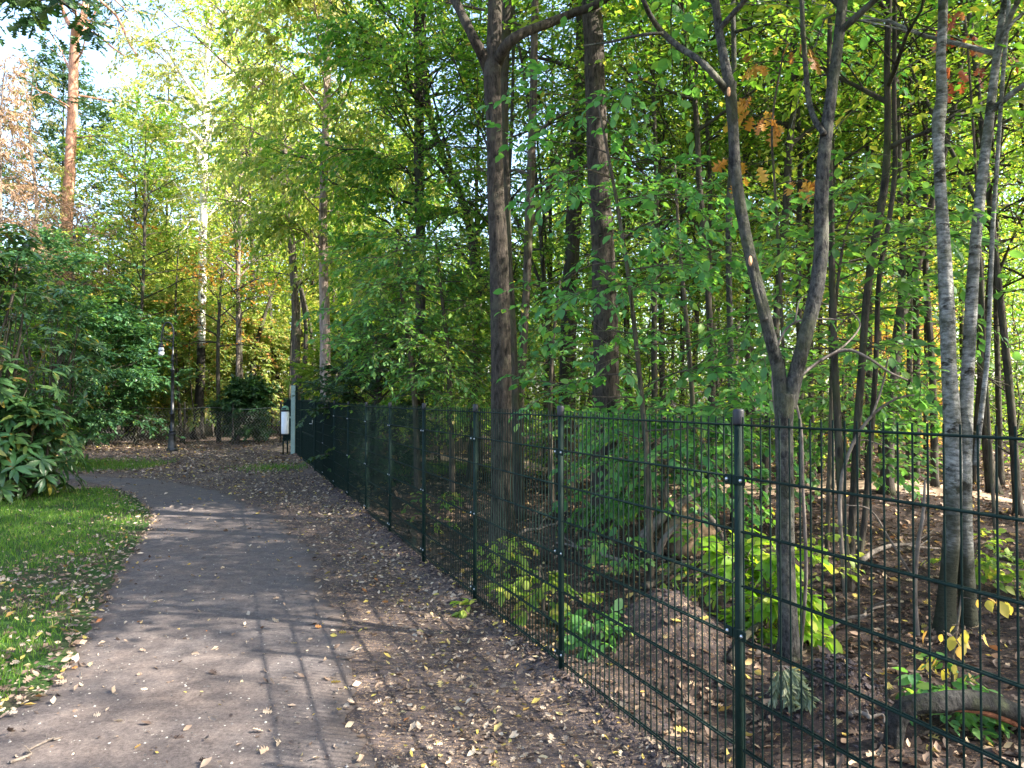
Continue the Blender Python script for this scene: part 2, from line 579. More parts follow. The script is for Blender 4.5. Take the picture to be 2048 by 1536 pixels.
M['soil'], M['path'], M['turf'] = soil_mat(), path_mat(), lawn_mat()
M['grass'] = leaf_mat('grass_blade', [(0, (.05, .12, .015)), (.5, (.085, .18, .02)), (.9, (.15, .24, .03)), (1, (.30, .27, .10))], .4)
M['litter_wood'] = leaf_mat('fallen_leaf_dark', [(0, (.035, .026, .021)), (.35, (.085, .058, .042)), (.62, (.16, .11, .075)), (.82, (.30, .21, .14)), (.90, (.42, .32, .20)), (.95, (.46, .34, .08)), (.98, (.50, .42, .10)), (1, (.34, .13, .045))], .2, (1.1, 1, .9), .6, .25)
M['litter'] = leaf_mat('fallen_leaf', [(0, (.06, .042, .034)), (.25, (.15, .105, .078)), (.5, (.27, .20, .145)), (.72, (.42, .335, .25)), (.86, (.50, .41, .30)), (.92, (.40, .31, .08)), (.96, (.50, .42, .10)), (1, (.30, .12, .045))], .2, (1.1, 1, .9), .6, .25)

# ------------------------------------------------------------------ ground, path, lawn
def grow_axis(lo, hi, step, far, k=1.22):
    a = list(np.arange(lo, hi + 1e-6, step))
    s = step
    while a[-1] < far:
        s *= k
        a.append(a[-1] + s)
    s = step
    while a[0] > -far:
        s *= k
        a.insert(0, a[0] - s)
    return np.array(a)


gx, gy = grow_axis(-9, 7, .11, 400), grow_axis(0, 20, .11, 400)
GX, GY = np.meshgrid(gx, gy)
b = MB()
b.sheet(np.stack([GX, GY, H(GX, GY)], -1))
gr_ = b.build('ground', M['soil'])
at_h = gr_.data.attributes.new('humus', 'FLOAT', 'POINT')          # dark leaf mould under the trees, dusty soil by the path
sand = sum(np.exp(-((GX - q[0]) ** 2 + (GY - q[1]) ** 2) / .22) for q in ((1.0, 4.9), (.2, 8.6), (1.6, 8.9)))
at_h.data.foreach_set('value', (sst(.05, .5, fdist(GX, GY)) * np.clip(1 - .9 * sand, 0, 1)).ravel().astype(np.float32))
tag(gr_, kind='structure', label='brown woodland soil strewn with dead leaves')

LEFT = np.array([(-4.2, -4), (-3.6, 0), (-3.0, 2.7), (-2.66, 3.6)] + [tuple(ground_at(*p)[:2]) for p in
                ((60, 1400), (130, 1330), (190, 1220), (230, 1150), (290, 1060), (300, 1030), (262, 992), (200, 970), (120, 957))] + [(-12.5, 16.6)])
RIGHT = np.array([(-.2, -4), (-.4, 0), (-.55, 2.4)] + [tuple(ground_at(*p)[:2]) for p in
                 ((740, 1536), (720, 1400), (700, 1320), (670, 1230), (640, 1150), (610, 1090), (560, 1040), (480, 1000), (400, 975), (330, 962), (250, 956), (130, 951))] + [(-12.5, 18.4)])
NP = 260
L2, R2 = spline(LEFT, NP), spline(RIGHT, NP)
rg = np.random.default_rng(3)
tt = np.arange(NP)
L2 = L2 + (np.sin(tt * .9) * .02 + np.sin(tt * 2.3 + 1) * .015)[:, None] * np.array([1, .3])
R2 = R2 + (np.sin(tt * .8 + 2) * .03 + np.sin(tt * 2.1) * .025 + np.sin(tt * .23) * .05 + rg.normal(0, .018, NP))[:, None] * np.array([1, .3])
w = np.linspace(0, 1, 26)[None, :, None]
PG = L2[:, None, :] * (1 - w) + R2[:, None, :] * w
ed = np.minimum(w, 1 - w)[..., 0]
PZ = H(PG[..., 0], PG[..., 1]) + .004 + .008 * np.minimum(1, ed * 5)
b = MB()
b.sheet(np.concatenate([PG, PZ[..., None]], -1))
po_ = b.build('path', M['path'])
at_e = po_.data.attributes.new('edge', 'FLOAT', 'POINT')
at_e.data.foreach_set('value', np.broadcast_to(np.minimum(1, ed * 4), PG.shape[:2]).ravel().astype(np.float32))
tag(po_, kind='structure', label='grey brown footpath bending left')


WP = spline(np.array([(-6.5, 21.5), (-3.5, 20.6), (-.8, 19.6), (1.3, 16.5), (2.4, 13.6), (5.2, 11.6), (9.5, 11.2)]), 90)
wt = unit_ = np.gradient(WP, axis=0)
wt = wt / np.linalg.norm(wt, axis=1)[:, None]
wn_ = np.stack([-wt[:, 1], wt[:, 0]], -1)
w = np.linspace(-.5, .5, 12)[None, :, None] * (1.0 + .15 * np.sin(np.arange(90) * .7))[:, None, None]
WG = WP[:, None, :] + wn_[:, None, :] * w
b = MB()
b.sheet(np.concatenate([WG, (H(WG[..., 0], WG[..., 1]) + .012)[..., None]], -1))
tag(b.build('woodland_path', flat_mat('sandy_trail', (.26, .19, .135), .95, .1, .4, 6)), kind='structure', label='narrow sandy trail winding through the wood behind the fence')


def poly_x(P, y):
    """x of a polyline (increasing y) at y"""
    o = np.argsort(P[:, 1])
    return np.interp(y, P[o, 1], P[o, 0])


w = np.linspace(0, 1, 60)[None, :, None]
i0 = int(np.argmax(L2[:, 1] > 13.6))
LL = L2[:i0]
FARL = np.stack([np.full(len(LL), -13.0), LL[:, 1]], 1)
LG = (LL + np.array([.02, 0]))[:, None, :] * (1 - w) + FARL[:, None, :] * w
b = MB()
b.sheet(np.concatenate([LG, (H(LG[..., 0], LG[..., 1]) + .006)[..., None]], -1))
tag(b.build('lawn', M['turf']), kind='structure', label='mown grass verge left of the path')


# ------------------------------------------------------------------ leaves
def leaf_template(kind):
    if kind == 'simple':
        V = [(0, 0, 0), (.26, .45, .05), (0, 1, -.08), (-.26, .45, .05)]
        Fc = [(0, 1, 2), (0, 2, 3)]
    elif kind == 'narrow':
        V = [(0, 0, 0), (.14, .45, .03), (0, 1, -.08), (-.14, .45, .03)]
        Fc = [(0, 1, 2), (0, 2, 3)]
    elif kind == 'ovate':
        V = [(0, 0, 0), (0, .3, -.02), (0, .65, -.04), (0, 1, -.14),
             (.20, .16, .03), (.31, .42, .05), (.22, .74, .0), (-.20, .16, .03), (-.31, .42, .05), (-.22, .74, .0)]
        Fc = [(0, 4, 1), (1, 4, 5, 2), (2, 5, 6), (2, 6, 3), (0, 1, 7), (1, 2, 8, 7), (2, 9, 8), (2, 3, 9)]
    elif kind == 'lance':
        V = [(0, 0, 0), (0, .3, -.01), (0, .65, -.05), (0, 1, -.2),
             (.09, .2, .02), (.145, .5, .02), (.10, .8, -.06), (-.09, .2, .02), (-.145, .5, .02), (-.10, .8, -.06)]
        Fc = [(0, 4, 1), (1, 4, 5, 2), (2, 5, 6), (2, 6, 3), (0, 1, 7), (1, 2, 8, 7), (2, 9, 8), (2, 3, 9)]
    elif kind == 'oak':
        half = [(.03, .08), (.22, .17), (.08, .29), (.37, .42), (.10, .53), (.43, .70), (.15, .76), (.22, .95)]
        V = [(0, 0, 0)] + [(x, y, .10 * x) for x, y in half] + [(0, 1, -.05)] + [(-x, y, .16 * x) for x, y in half[::-1]] + [(0, .5, -.03)]
        n = len(V) - 1
        Fc = [(i, (i + 1) % n, n) for i in range(n)]
    elif kind == 'dry':
        V = [(0, 0, 0), (.16, .2, .05), (.25, .46, .13), (.14, .8, .13), (.03, 1, .26), (-.12, .78, .18), (-.26, .48, .22), (-.15, .2, .09), (0, .5, -.02)]
        Fc = [(i, (i + 1) % 8, 8) for i in range(8)]
    return np.array(V, float), Fc


def leaves_mesh(name, kind, pos, axis, nrm, size):
    T, Fc = leaf_template(kind)
    n, m = len(pos), len(T)
    a = axis / (np.linalg.norm(axis, axis=1)[:, None] + 1e-9)
    s = np.cross(a, nrm)
    s /= np.linalg.norm(s, axis=1)[:, None] + 1e-9
    u = np.cross(s, a)
    V = pos[:, None, :] + size[:, None, None] * (T[None, :, 0:1] * s[:, None, :] + T[None, :, 1:2] * a[:, None, :] + T[None, :, 2:3] * u[:, None, :])
    fl = np.array([i for f in Fc for i in f])
    sz = np.array([len(f) for f in Fc])
    loops = (fl[None, :] + np.arange(n)[:, None] * m).ravel()
    return raw_mesh(name, V.reshape(-1, 3), loops, np.tile(sz, n), kind not in ('simple', 'narrow'))


def unit(v):
    return v / (np.linalg.norm(v, axis=-1)[..., None] + 1e-9)


def twig_leaves(rng, S, D, Ln, k, size, splay=.9, droop=.25, nj=.45, flat=1.0, vary=.3):
    """k leaves alternating along each twig"""
    n = len(S)
    s = (np.arange(k) + .6)[None, :] / k + rng.normal(0, .06, (n, k))
    P = S[:, None, :] + D[:, None, :] * (Ln[:, None] * s)[..., None]
    P[..., 2] -= (droop * .5 * Ln[:, None] * s * s)
    up = np.array([0, 0, 1.])
    perp = unit(np.cross(D, up) + rng.normal(0, .15, D.shape))
    sg = np.where(np.arange(k) % 2 == 0, 1, -1)[None, :] * np.ones((n, 1))
    sg[:, -1] = 0
    sp = splay * (1 - .3 * s)
    A = D[:, None, :] * np.cos(sp)[..., None] + perp[:, None, :] * (sg * np.sin(sp))[..., None]
    A = A + rng.normal(0, .22, A.shape)
    A[..., 2] -= droop
    Nn = up * flat + rng.normal(0, nj, A.shape)
    sz = size * (1 + rng.normal(0, vary, (n, k)).clip(-.6, .7))
    return P.reshape(-1, 3), A.reshape(-1, 3), Nn.reshape(-1, 3), sz.reshape(-1)


def rot_about(v, ax, ang):
    ax = unit(ax)
    return v * math.cos(ang) + np.cross(ax, v) * math.sin(ang) + ax * (ax @ v) * (1 - math.cos(ang))


def branch_pts(rng, p, d, L, rise, n=6, wob=.08):
    """a limb that leaves along d and bends by rise (up > 0)"""
    s = np.linspace(0, 1, n)
    P = p + d * (L * s)[:, None]
    P[:, 2] += rise * L * s * s
    wv = rng.normal(0, wob * L, (n, 3)).cumsum(0) * .35
    wv[0] = 0
    return P + wv * s[:, None]


def crown(rng, nodes, limb_n, limb_len, elev, rise, subs, sub_len, twigs, twig_len, r0=.03, min_t=0.0, up_sub=.0, tubes=None, h0=0, h1=1, shape='round', sides=5, az=None, tw_tube=False, wob=.08):
    """limbs off a trunk polyline (nodes: k x 4 = point, radius). Returns twig starts, directions, lengths"""
    S, D, Ln = [], [], []
    T = nodes[:, :3]
    d = np.r_[0, np.cumsum(np.linalg.norm(np.diff(T, axis=0), axis=1))]
    for i in range(limb_n):
        f = h0 + (h1 - h0) * (i + rng.random() * .8) / limb_n
        q = f * d[-1]
        p = np.array([np.interp(q, d, T[:, j]) for j in range(3)])
        rt = np.interp(q, d, nodes[:, 3])
        g = (f - h0) / (h1 - h0 + 1e-9)
        sh = {'round': .45 + .75 * math.sin(math.pi * min(1, .12 + g * .88)), 'cone': 1.15 - g * .95, 'spread': .6 + .6 * g, 'even': 1.0}[shape]
        L = limb_len * sh * rng.uniform(.7, 1.25)
        ph = (i * 2.399 + rng.normal(0, .5)) if az is None else rng.uniform(*az)
        el = elev + rng.normal(0, .18) + (.5 * g if shape == 'round' else 0)
        dv = np.array([math.cos(ph) * math.cos(el), math.sin(ph) * math.cos(el), math.sin(el)])
        P = branch_pts(rng, p, dv, L, rise, 7, wob)
        rl = min(rt * .6, r0 * (.5 + .5 * L / limb_len))
        if tubes is not None:
            tubes.append((P, np.linspace(rl, rl * .2, 7), sides))
        ns = max(2, int(subs * (.6 + .4 * L / limb_len)))
        for j in range(ns):
            s = .18 + .82 * (j + rng.random() * .7) / ns
            k = min(5.999, s * 6)
            a = int(k)
            pb = P[a] + (P[a + 1] - P[a]) * (k - a)
            db = unit(P[a + 1] - P[a])
            v = rot_about(db, np.array([0, 0, 1.]) + rng.normal(0, .3, 3), (1 if j % 2 else -1) * rng.uniform(.5, 1.1))
            v[2] += up_sub + rng.normal(0, .18)
            v = unit(v)
            Ls = sub_len * L / limb_len * (1.15 - .6 * s) * rng.uniform(.7, 1.3) + .1
            Q = branch_pts(rng, pb, v, Ls, rise * .8 - .08, 5, wob)
            if tubes is not None:
                rs = rl * .38
                tubes.append((Q, np.linspace(rs, rs * .3, 5), 3 if sides < 6 else 4))
            nt_ = max(2, int(twigs * (.5 + .5 * Ls / (sub_len + 1e-9))))
            for t in range(nt_):
                s2 = .15 + .85 * (t + rng.random() * .8) / nt_
                k2 = min(3.999, s2 * 4)
                a2 = int(k2)
                pt = Q[a2] + (Q[a2 + 1] - Q[a2]) * (k2 - a2)
                dt = unit(Q[a2 + 1] - Q[a2])
                vt = rot_about(dt, np.array([0, 0, 1.]) + rng.normal(0, .35, 3), (1 if t % 2 else -1) * rng.uniform(.3, 1.0))
                vt[2] += rng.normal(0, .22)
                vt = unit(vt)
                lt = twig_len * rng.uniform(.6, 1.3)
                S.append(pt); D.append(vt); Ln.append(lt)
                if tw_tube and tubes is not None:
                    tubes.append((np.array([pt, pt + vt * lt * .5, pt + vt * lt * .97 + np.array([0, 0, -.03 * lt])]), np.array([.004, .003, .0015]), 3))
    return np.array(S), np.array(D), np.array(Ln)


def tubes_mesh(name, tubes):
    b = MB()
    for P, r, sd in tubes:
        b.tube(P, r, sd, cap=False)
    return b.mesh(name)


def trunk_nodes(ctrl, n=40, wob=0.0, rng=None):
    return spline(np.asarray(ctrl, float), n)


def px_nodes(trace, D, wobble=.0, seed=0):
    """trace: (px, py, width px) up the stem; the stem stands at depth D and strays a little towards and away from us"""
    out = []
    for i, (x, y, w) in enumerate(trace):
        dd = D + wobble * math.sin(i * 1.3 + seed)
        p = at(x, y, dd)
        out.append((*p, w / F * dd / 2))
    return np.array(out)


def to_local(nodes, base):
    q = np.array(nodes, float)
    q[:, :3] -= base
    return q


TREES = []


def tree(name, label, cat, stems, bark, leaf=None, crowns=(), group=None, base=None, seed=1, sides=14, bump=.06, flare=.35, leafkind='simple', size=.09, k=8, lv={}, wscale=1.0, tubes_mat=None, scars=()):
    """stems: list of world nodes (k x 4), the first is the trunk. crowns: dicts for crown() (with key 'stem')"""
    rng = np.random.default_rng(seed)
    if base is None:
        base = np.array(stems[0][0][:3])
    base = np.array([base[0], base[1], base[2]])
    root = empty(name, base)
    tag(root, label, cat, group)
    loc = [to_local(s, base) for s in stems]
    b = MB()
    for i, s in enumerate(loc):
        P = spline(s, max(14, len(s) * (16 if sides > 14 else 7)))
        b.tube(P[:, :3], np.abs(P[:, 3]) * wscale + .001, sides if i == 0 else max(8, sides - 4), True, bump, seed + i * 3.1, flare if i == 0 else None)
    b.build('trunk', bark, root)
    for sx, sy, sd, sr in scars:                # fresh pruning cuts
        p = at(sx, sy, sd) - base
        b = MB()
        th_ = np.linspace(0, 6.283, 12, endpoint=False)
        ring = [np.array([math.cos(q) * sr * .38, -.004, math.sin(q) * sr]) for q in th_]
        b.add(np.array([p + q for q in ring] + [p + q * .9 + np.array([0, -.006, 0]) for q in ring]), [i for k in range(12) for i in (k, (k + 1) % 12, 12 + (k + 1) % 12, 12 + k)] + list(range(12, 24)), [4] * 12 + [12])
        b.build('pruning_scar', M['cut'], root)
    tubes, Ss = [], []
    for c in crowns:
        c = dict(c)
        st = c.pop('stem', 0)
        lf = c.pop('leaf', None)
        kk = c.pop('k', k)
        szz = c.pop('size', size)
        nodes = spline(loc[st], 30) if not isinstance(st, np.ndarray) else to_local(st, base)
        S, D, Ln = crown(rng, nodes, tubes=tubes, **c)
        Ss.append((lf, leafkind, twig_leaves(rng, S, D, Ln, kk, szz, **lv)))
    if tubes:
        link('branches', tubes_mesh('branches', tubes), tubes_mat or bark, root)
    by = {}
    for lf, lk, arr in Ss:
        by.setdefault(lf or leaf, []).append(arr)
    for lf, arrs in by.items():
        if lf in (None, 'none'):
            continue
        me = leaves_mesh('crown', leafkind, *[np.concatenate([a[i] for a in arrs]) for i in range(4)])
        link('crown', me, M[lf], root)
    TREES.append(root)
    return root


def extend(nodes, top, bend=(0, 0), taper=.35, n=4):
    """carry a stem on above the frame to height top (metres)"""
    a = nodes[-1].copy()
    d = nodes[-1][:3] - nodes[-2][:3]
    d = d / np.linalg.norm(d)
    d = unit(d * .5 + np.array([bend[0], bend[1], 1.0]) * .5)
    L = max(.5, top - a[2])
    out = [nodes]
    for i in range(1, n + 1):
        f = i / n
        p = a[:3] + d * L * f
        out.append(np.array([[*p, a[3] * (1 - f * (1 - taper * .5))]]))
    return np.vstack(out)


def base_px(px, py):
    return ground_at(px, py)


def standing(trace, wob=.1, seed=0, top=None, sink=.06, bend=(0, 0), D=None):
    """stem whose lowest traced pixel meets the ground there"""
    g = ground_at(trace[0][0], trace[0][1])
    D = D or g[1]
    nd = px_nodes(trace, D, wob, seed)
    nd[0, :3] = (nd[0, 0], D, float(H(nd[0, 0], D)) - sink)
    nd[1:, 1] += 0
    if top:
        nd = extend(nd, top, bend)
    return nd

# ================================================================== FENCE
def fp(t):
    return FA + FU * t


def gz(y):
    return .006 * max(0, y - 11) * float(sst(9, 15, y))


fence_root = empty('mesh_fence', (*fp(1), 0))
tag(fence_root, 'dark green double wire mesh fence running along the path edge', 'fence')
FB = np.array([*fp(1), 0.0])


def fpart(mb, name, mat, parent=fence_root, smooth=True):
    mb.V = [v - FB for v in mb.V]
    return mb.build(name, mat, parent, smooth)


POST_T = [-3, -2, -1, 0, 1, 2, 3, 4, 5, 6, 7, 7.82, 9.72, 11, 12.3, 13.6]
rg = np.random.default_rng(5)
for i, t in enumerate(POST_T):
    p = fp(t)
    z = gz(p[1])
    big = t in (7.82, 9.72)
    b = MB()
    tilt = rg.normal(0, .004, 2)
    hgt = 1.60 if big else 1.50
    if big:
        b.box((p[0], p[1], z + hgt / 2 - .1), (.08, .08, hgt + .2), FD, .006)
        po = fpart(b, 'post', M['fence'], smooth=False)
    else:
        b.tube([(p[0], p[1], z - .25), (p[0] + tilt[0], p[1] + tilt[1], z + hgt)], .0162, 14)
        po = fpart(b, 'post', M['fence'])
    b = MB()
    if big:
        b.box((p[0], p[1], z + hgt + .016), (.086, .086, .03), FD, .008)
    else:
        b.lathe([(.0205, 0), (.0215, .004), (.0215, .05), (.019, .057), (.010, .060)], (p[0] + tilt[0], p[1] + tilt[1], z + hgt - .004), 14)
    fpart(b, 'post_cap', M['cap'], po)
    if not big:
        for hz in (.15, .72, 1.29):
            b = MB()
            c = p - FN * .004
            b.lathe([(.0182, -.018), (.0196, -.016), (.0196, .016), (.0182, .018)], (p[0], p[1], z + hz), 14)
            for sg in (-1, 1):
                q = p + FD * sg * .039 - FN * .013
                b.box((q[0], q[1], z + hz), (.042, .006, .036), FD, .002)
            cl = fpart(b, 'clamp', M['fence'], po, False)
            for sg in (-1, 1):
                b = MB()
                q = p + FD * sg * .042 - FN * .016
                e = q - FN * .009
                b.tube([(*q, z + hz), (*(q * .4 + e * .6), z + hz), (*e, z + hz)], [.0075, .0072, .003], 8)
                fpart(b, 'bolt', M['steel'], cl)

for i in range(len(POST_T) - 1):
    t0, t1 = POST_T[i], POST_T[i + 1]
    if t0 == 7.82:
        continue
    p0, p1 = fp(t0) + FD * .03, fp(t1) - FD * .03
    L = float(np.hypot(*(p1 - p0)))
    z = gz((p0[1] + p1[1]) / 2)
    nv = int(L / .05)
    mg = (L - nv * .05) / 2
    b = MB()
    sd = 6 if p1[1] < 9 else 4
    for k in range(nv + 1):
        q = p0 + FD * (mg + .05 * k)
        b.tube([(*q, z + .06), (*q, z + 1.525)], .0033, sd, False)
    bars = MB()
    for hz in (.1, .3, .5, .7, .9, 1.1, 1.3, 1.495):
        for sg in (-1, 1):
            o = FN * .0068 * sg
            bars.tube([(*(p0 + o), z + hz), (*(p1 + o), z + hz)], .0039, 8)
    pn = fpart(b, 'wire_panel', M['fence'])
    fpart(bars, 'cross_wire', M['fence'], pn)

# the gate leaf between the two square posts
g0, g1 = fp(7.82) + FD * .06, fp(9.72) - FD * .06
gl = float(np.hypot(*(g1 - g0)))
gm = (g0 + g1) / 2
zg = gz(gm[1])
gate = empty('garden_gate', (*gm, zg))
tag(gate, 'dark green metal gate leaf closed between two square posts of the mesh fence', 'gate')
GO = np.array([*gm, zg])


def gpart(mb, name, mat, parent=gate, smooth=False):
    mb.V = [v - GO for v in mb.V]
    return mb.build(name, mat, parent, smooth)


b = MB()
for hz in (.10, .75, 1.52):
    b.box((*gm, zg + hz), (gl - .085, .036, .04), FD, .004)
for e in (g0, g1):
    b.box((*e, zg + .81), (.04, .04, 1.46), FD, .004)
gpart(b, 'frame', M['fence'])
b = MB()
for k in range(1, int(gl / .09)):
    q = g0 + FD * k * .09
    for z0, z1 in ((.12, .73), (.77, 1.50)):
        b.box((*q, zg + (z0 + z1) / 2), (.022, .022, z1 - z0), FD, .002)
gpart(b, 'bars', M['fence'])
b = MB()
q = g0 + FD * .25 - FN * .03
b.box((*q, zg + 1.02), (.16, .02, .24), FD, .003)
lk = gpart(b, 'lock_box', M['fence'])
b = MB()
q2 = q - FN * .014
b.box((*q2, zg + 1.08), (.12, .008, .055), FD, .002)
b.tube([(*(q2 - FN * .0), zg + 1.03), (*(q2 - FN * .05), zg + 1.03), (*(q2 - FN * .05 + FD * .1), zg + 1.03)], .008, 8)
gpart(b, 'handle', M['steel'], lk)

# ================================================================== STREET LAMP
lg = ground_at(344, 902)
lamp = empty('street_lamp', lg)
tag(lamp, 'black cast iron lamp post with curved hook arm and clear bulb shaped globe', 'street lamp')
ls = lg[1] / F                              # metres per pixel there
Z = lambda py: (902 - py) * ls
b = MB()
prof = [(.17, -.05), (.17, .04), (.155, .07), (.135, .09), (.12, .18), (.105, .32), (.10, .46), (.115, .48), (.115, .52), (.085, .55)]
b.lathe(prof, (0, 0, 0), 8)
b.build('base', M['lamp'], lamp, False)
b = MB()
H1 = Z(740)
b.lathe([(.085, .55), (.10, .57), (.10, .60), (.062, .63), (.058, 1.05), (.080, 1.07), (.080, 1.11), (.052, 1.14), (.045, H1 - .05), (.066, H1 - .02), (.066, H1 + .02), (.036, H1 + .05),
         (.032, Z(726)), (.055, Z(722)), (.058, Z(719)), (.036, Z(713)), (.045, Z(711)), (.024, Z(708)), (.022, Z(690))], (0, 0, 0), 14)
b.build('pole', M['lamp'], lamp)
b = MB()
arm = [(350, 692), (350.5, 672), (350, 660), (347, 650), (341, 645), (335, 646), (331, 652), (328, 662), (326.5, 672), (326.3, 684)]
b.tube(spline([((x - 349.5) * ls, 0, Z(y)) for x, y in arm], 60), .024, 10)
b.build('arm', M['lamp'], lamp)
b = MB()
sc = [(329, 657), (331, 663), (330, 669), (330, 674), (333, 678), (338, 680), (343, 680), (346, 678), (346, 675), (344, 675)]
b.tube(spline([((x - 349.5) * ls, 0, Z(y)) for x, y in sc], 50), .012, 8)
sc = [(350, 680), (347, 683), (344, 682), (341, 680)]
b.tube(spline([((x - 349.5) * ls, 0, Z(y)) for x, y in sc], 20), .010, 8)
sc = [(349.5, 664), (345, 660), (340, 661), (338, 665), (341, 667)]
b.tube(spline([((x - 349.5) * ls, 0, Z(y)) for x, y in sc], 30), .009, 8)
b.build('scroll', M['lamp'], lamp)
lx = (326.3 - 349.5) * ls
b = MB()
b.lathe([(.02, Z(684)), (.03, Z(685.5)), (.034, Z(687)), (.07, Z(692)), (.078, Z(694.5)), (.07, Z(695))][::-1], (lx, 0, 0), 16)
b.build('lamp_shade', M['cap'], lamp)
mg, nt, out = new_mat('globe_glass')
gnode = bsdf(nt, None, (.9, .92, .92), .08, .5)
gnode.inputs['Transmission Weight'].default_value = .35
nt.links.new(gnode.outputs[0], out.inputs[0])
b = MB()
b.lathe([(.01, Z(712.5)), (.06, Z(711.5)), (.085, Z(708)), (.088, Z(705)), (.070, Z(702.5)), (.076, Z(700)), (.076, Z(697.5)), (.066, Z(695))], (lx, 0, 0), 18)
b.build('globe', mg, lamp)
mb_, nt, out = new_mat('globe_dark_band')
b = MB()
b.lathe([(.074, Z(702.9)), (.078, Z(702.6)), (.078, Z(701.6)), (.074, Z(701.3))], (lx, 0, 0), 18)  # dark ring round the waist of the globe
b.build('globe_collar', M['cap'], lamp)

# ================================================================== LITTER BIN AND MARKER POST
pg = ground_at(586, 904)
ps = pg[1] / F
post = empty('marker_post', pg)
tag(post, 'tall pale grey green metal post standing before the gate', 'post')
hp = (904 - 768) * ps
b = MB()
b.box((0, 0, hp / 2 - .1), (.115, .05, hp + .2), (1, 0), .006)
b.build('upright', M['galv'], post, False)
b = MB()
b.box((.085, .03, hp / 2 - .1), (.05, .07, hp + .16), (1, 0), .005)
b.build('side_rail', M['fence'], post, False)
bs = ps
bx, bz = (570.5 - 586) * bs, 0
bin_ = empty('litter_bin', (pg[0] + bx, pg[1] - .02, pg[2]))
tag(bin_, 'white cylindrical litter bin with green domed lid hung beside the marker post', 'litter bin')
zb = lambda py: (904 - py) * bs
b = MB()
rw = 7.6 * bs
b.lathe([(rw * .7, zb(865)), (rw * .94, zb(865)), (rw, zb(863)), (rw, zb(820.5)), (rw * .9, zb(820.5))], (0, 0, 0), 20)
b.build('body', M['white'], bin_)
b = MB()
b.lathe([(rw * .98, zb(820.4)), (rw * 1.03, zb(820)), (rw * 1.03, zb(817.6)), (rw * .98, zb(817.2))], (0, 0, 0), 20)
b.build('rim', M['cap'], bin_)
b = MB()
th = np.linspace(0, math.pi / 2, 9)
b.lathe([(rw * math.cos(a) + .002, zb(817) + math.sin(a) * 8.5 * bs) for a in th], (0, 0, 0), 20)
b.build('lid', M['lid'], bin_)
b = MB()
b.box((-rw * .0 - .0, -rw * .86, zb(814.2)), (rw * 1.0, .05, 2.6 * bs), (1, 0), .004)
b.build('flap', M['cap'], bin_, False)
for dx in (-5, 3.5):
    b = MB()
    b.tube([(dx * bs, .06, -.1), (dx * bs, .06, zb(862))], .022, 8)
    b.build('leg', M['fence'], bin_)
b = MB()
b.box((-bx * .55 + .02, .03, zb(832)), (abs(bx) * .62, .03, .05), (1, 0), .003)
b.build('bracket', M['galv'], bin_, False)

# ================================================================== CHAIN LINK FENCE
c0, c1 = ground_at(566, 872), ground_at(188, 893)
c0 = np.array([-7.75, 25.7, 0])
c1 = np.array([at(170, 890, 25.2)[0], 25.2, 0])
cd = (c1 - c0)[:2]
cl = float(np.hypot(*cd))
cd /= cl
crt = empty('chain_link_fence', (c0[0], c0[1], float(H(c0[0], c0[1]))))
tag(crt, 'old sagging galvanised chain link fence behind the street lamp', 'fence')
CO = np.array(crt.location)


def cpart(mb, name, mat, smooth=True):
    mb.V = [v - CO for v in mb.V]
    return mb.build(name, mat, crt, smooth)


b = MB()
pit, hh = .10, 1.22
for k in range(int(cl / pit)):
    s0 = k * pit
    zz = np.arange(0, hh + .01, pit)
    ss = s0 + np.where(np.arange(len(zz)) % 2 == 0, 0, pit)
    sag = .10 * np.sin(ss * 1.1) ** 2 * (zz / hh)
    X = c0[0] + cd[0] * ss
    Y = c0[1] + cd[1] * ss + .05 * np.sin(ss * 2 + zz * 2)
    b.tube(np.stack([X, Y, H(X, Y) + zz - sag], -1), .0046, 3, False)
cpart(b, 'wire_mesh', M['wire'])
b = MB()
ss = np.linspace(0, cl, 60)
X, Y = c0[0] + cd[0] * ss, c0[1] + cd[1] * ss
b.tube(np.stack([X, Y, H(X, Y) + hh + .02 - .05 * np.sin(ss * 1.4) ** 2], -1), .006, 4, False)
cpart(b, 'top_wire', M['wire'])
for s0 in np.linspace(0, cl, 5):
    X, Y = c0[0] + cd[0] * s0, c0[1] + cd[1] * s0 + .06
    b = MB()
    b.tube([(X, Y, H(X, Y) - .2), (X + .01, Y, H(X, Y) + 1.42)], .035, 8, True, .04, s0)
    cpart(b, 'post', M['bark_dark'])

# ================================================================== GRASS AND FALLEN LEAVES
def scatter_leaves(name, pts, size, rng, kinds=('dry', 'oak'), mat=None, label=None, lift=.006, tilt=.6, cat=None):
    n = len(pts)
    z = H(pts[:, 0], pts[:, 1]) + lift
    P = np.c_[pts, z]
    a = rng.random(n) * 6.283
    A = np.stack([np.cos(a), np.sin(a), rng.normal(0, .25, n)], -1)
    Nn = np.array([0, 0, 1.]) + rng.normal(0, tilt, (n, 3))
    root = None
    Vs = []
    h = rng.random(n) < .62
    me1 = leaves_mesh(name, kinds[0], P[h], A[h], Nn[h], size[h])
    me2 = leaves_mesh(name, kinds[1], P[~h], A[~h], Nn[~h], size[~h])
    v1 = np.empty(len(me1.vertices) * 3, np.float32); me1.vertices.foreach_get('co', v1)
    v2 = np.empty(len(me2.vertices) * 3, np.float32); me2.vertices.foreach_get('co', v2)

    def lp(me):
        l = np.empty(len(me.loops), np.int32); me.loops.foreach_get('vertex_index', l)
        s = np.empty(len(me.polygons), np.int32); me.polygons.foreach_get('loop_total', s)
        return l, s
    l1, s1 = lp(me1)
    l2, s2 = lp(me2)
    me = raw_mesh(name, np.r_[v1, v2].reshape(-1, 3), np.r_[l1, l2 + len(v1) // 3], np.r_[s1, s2], True)
    o = link(name, me, mat or M['litter'])
    return tag(o, label, None, None, 'stuff')


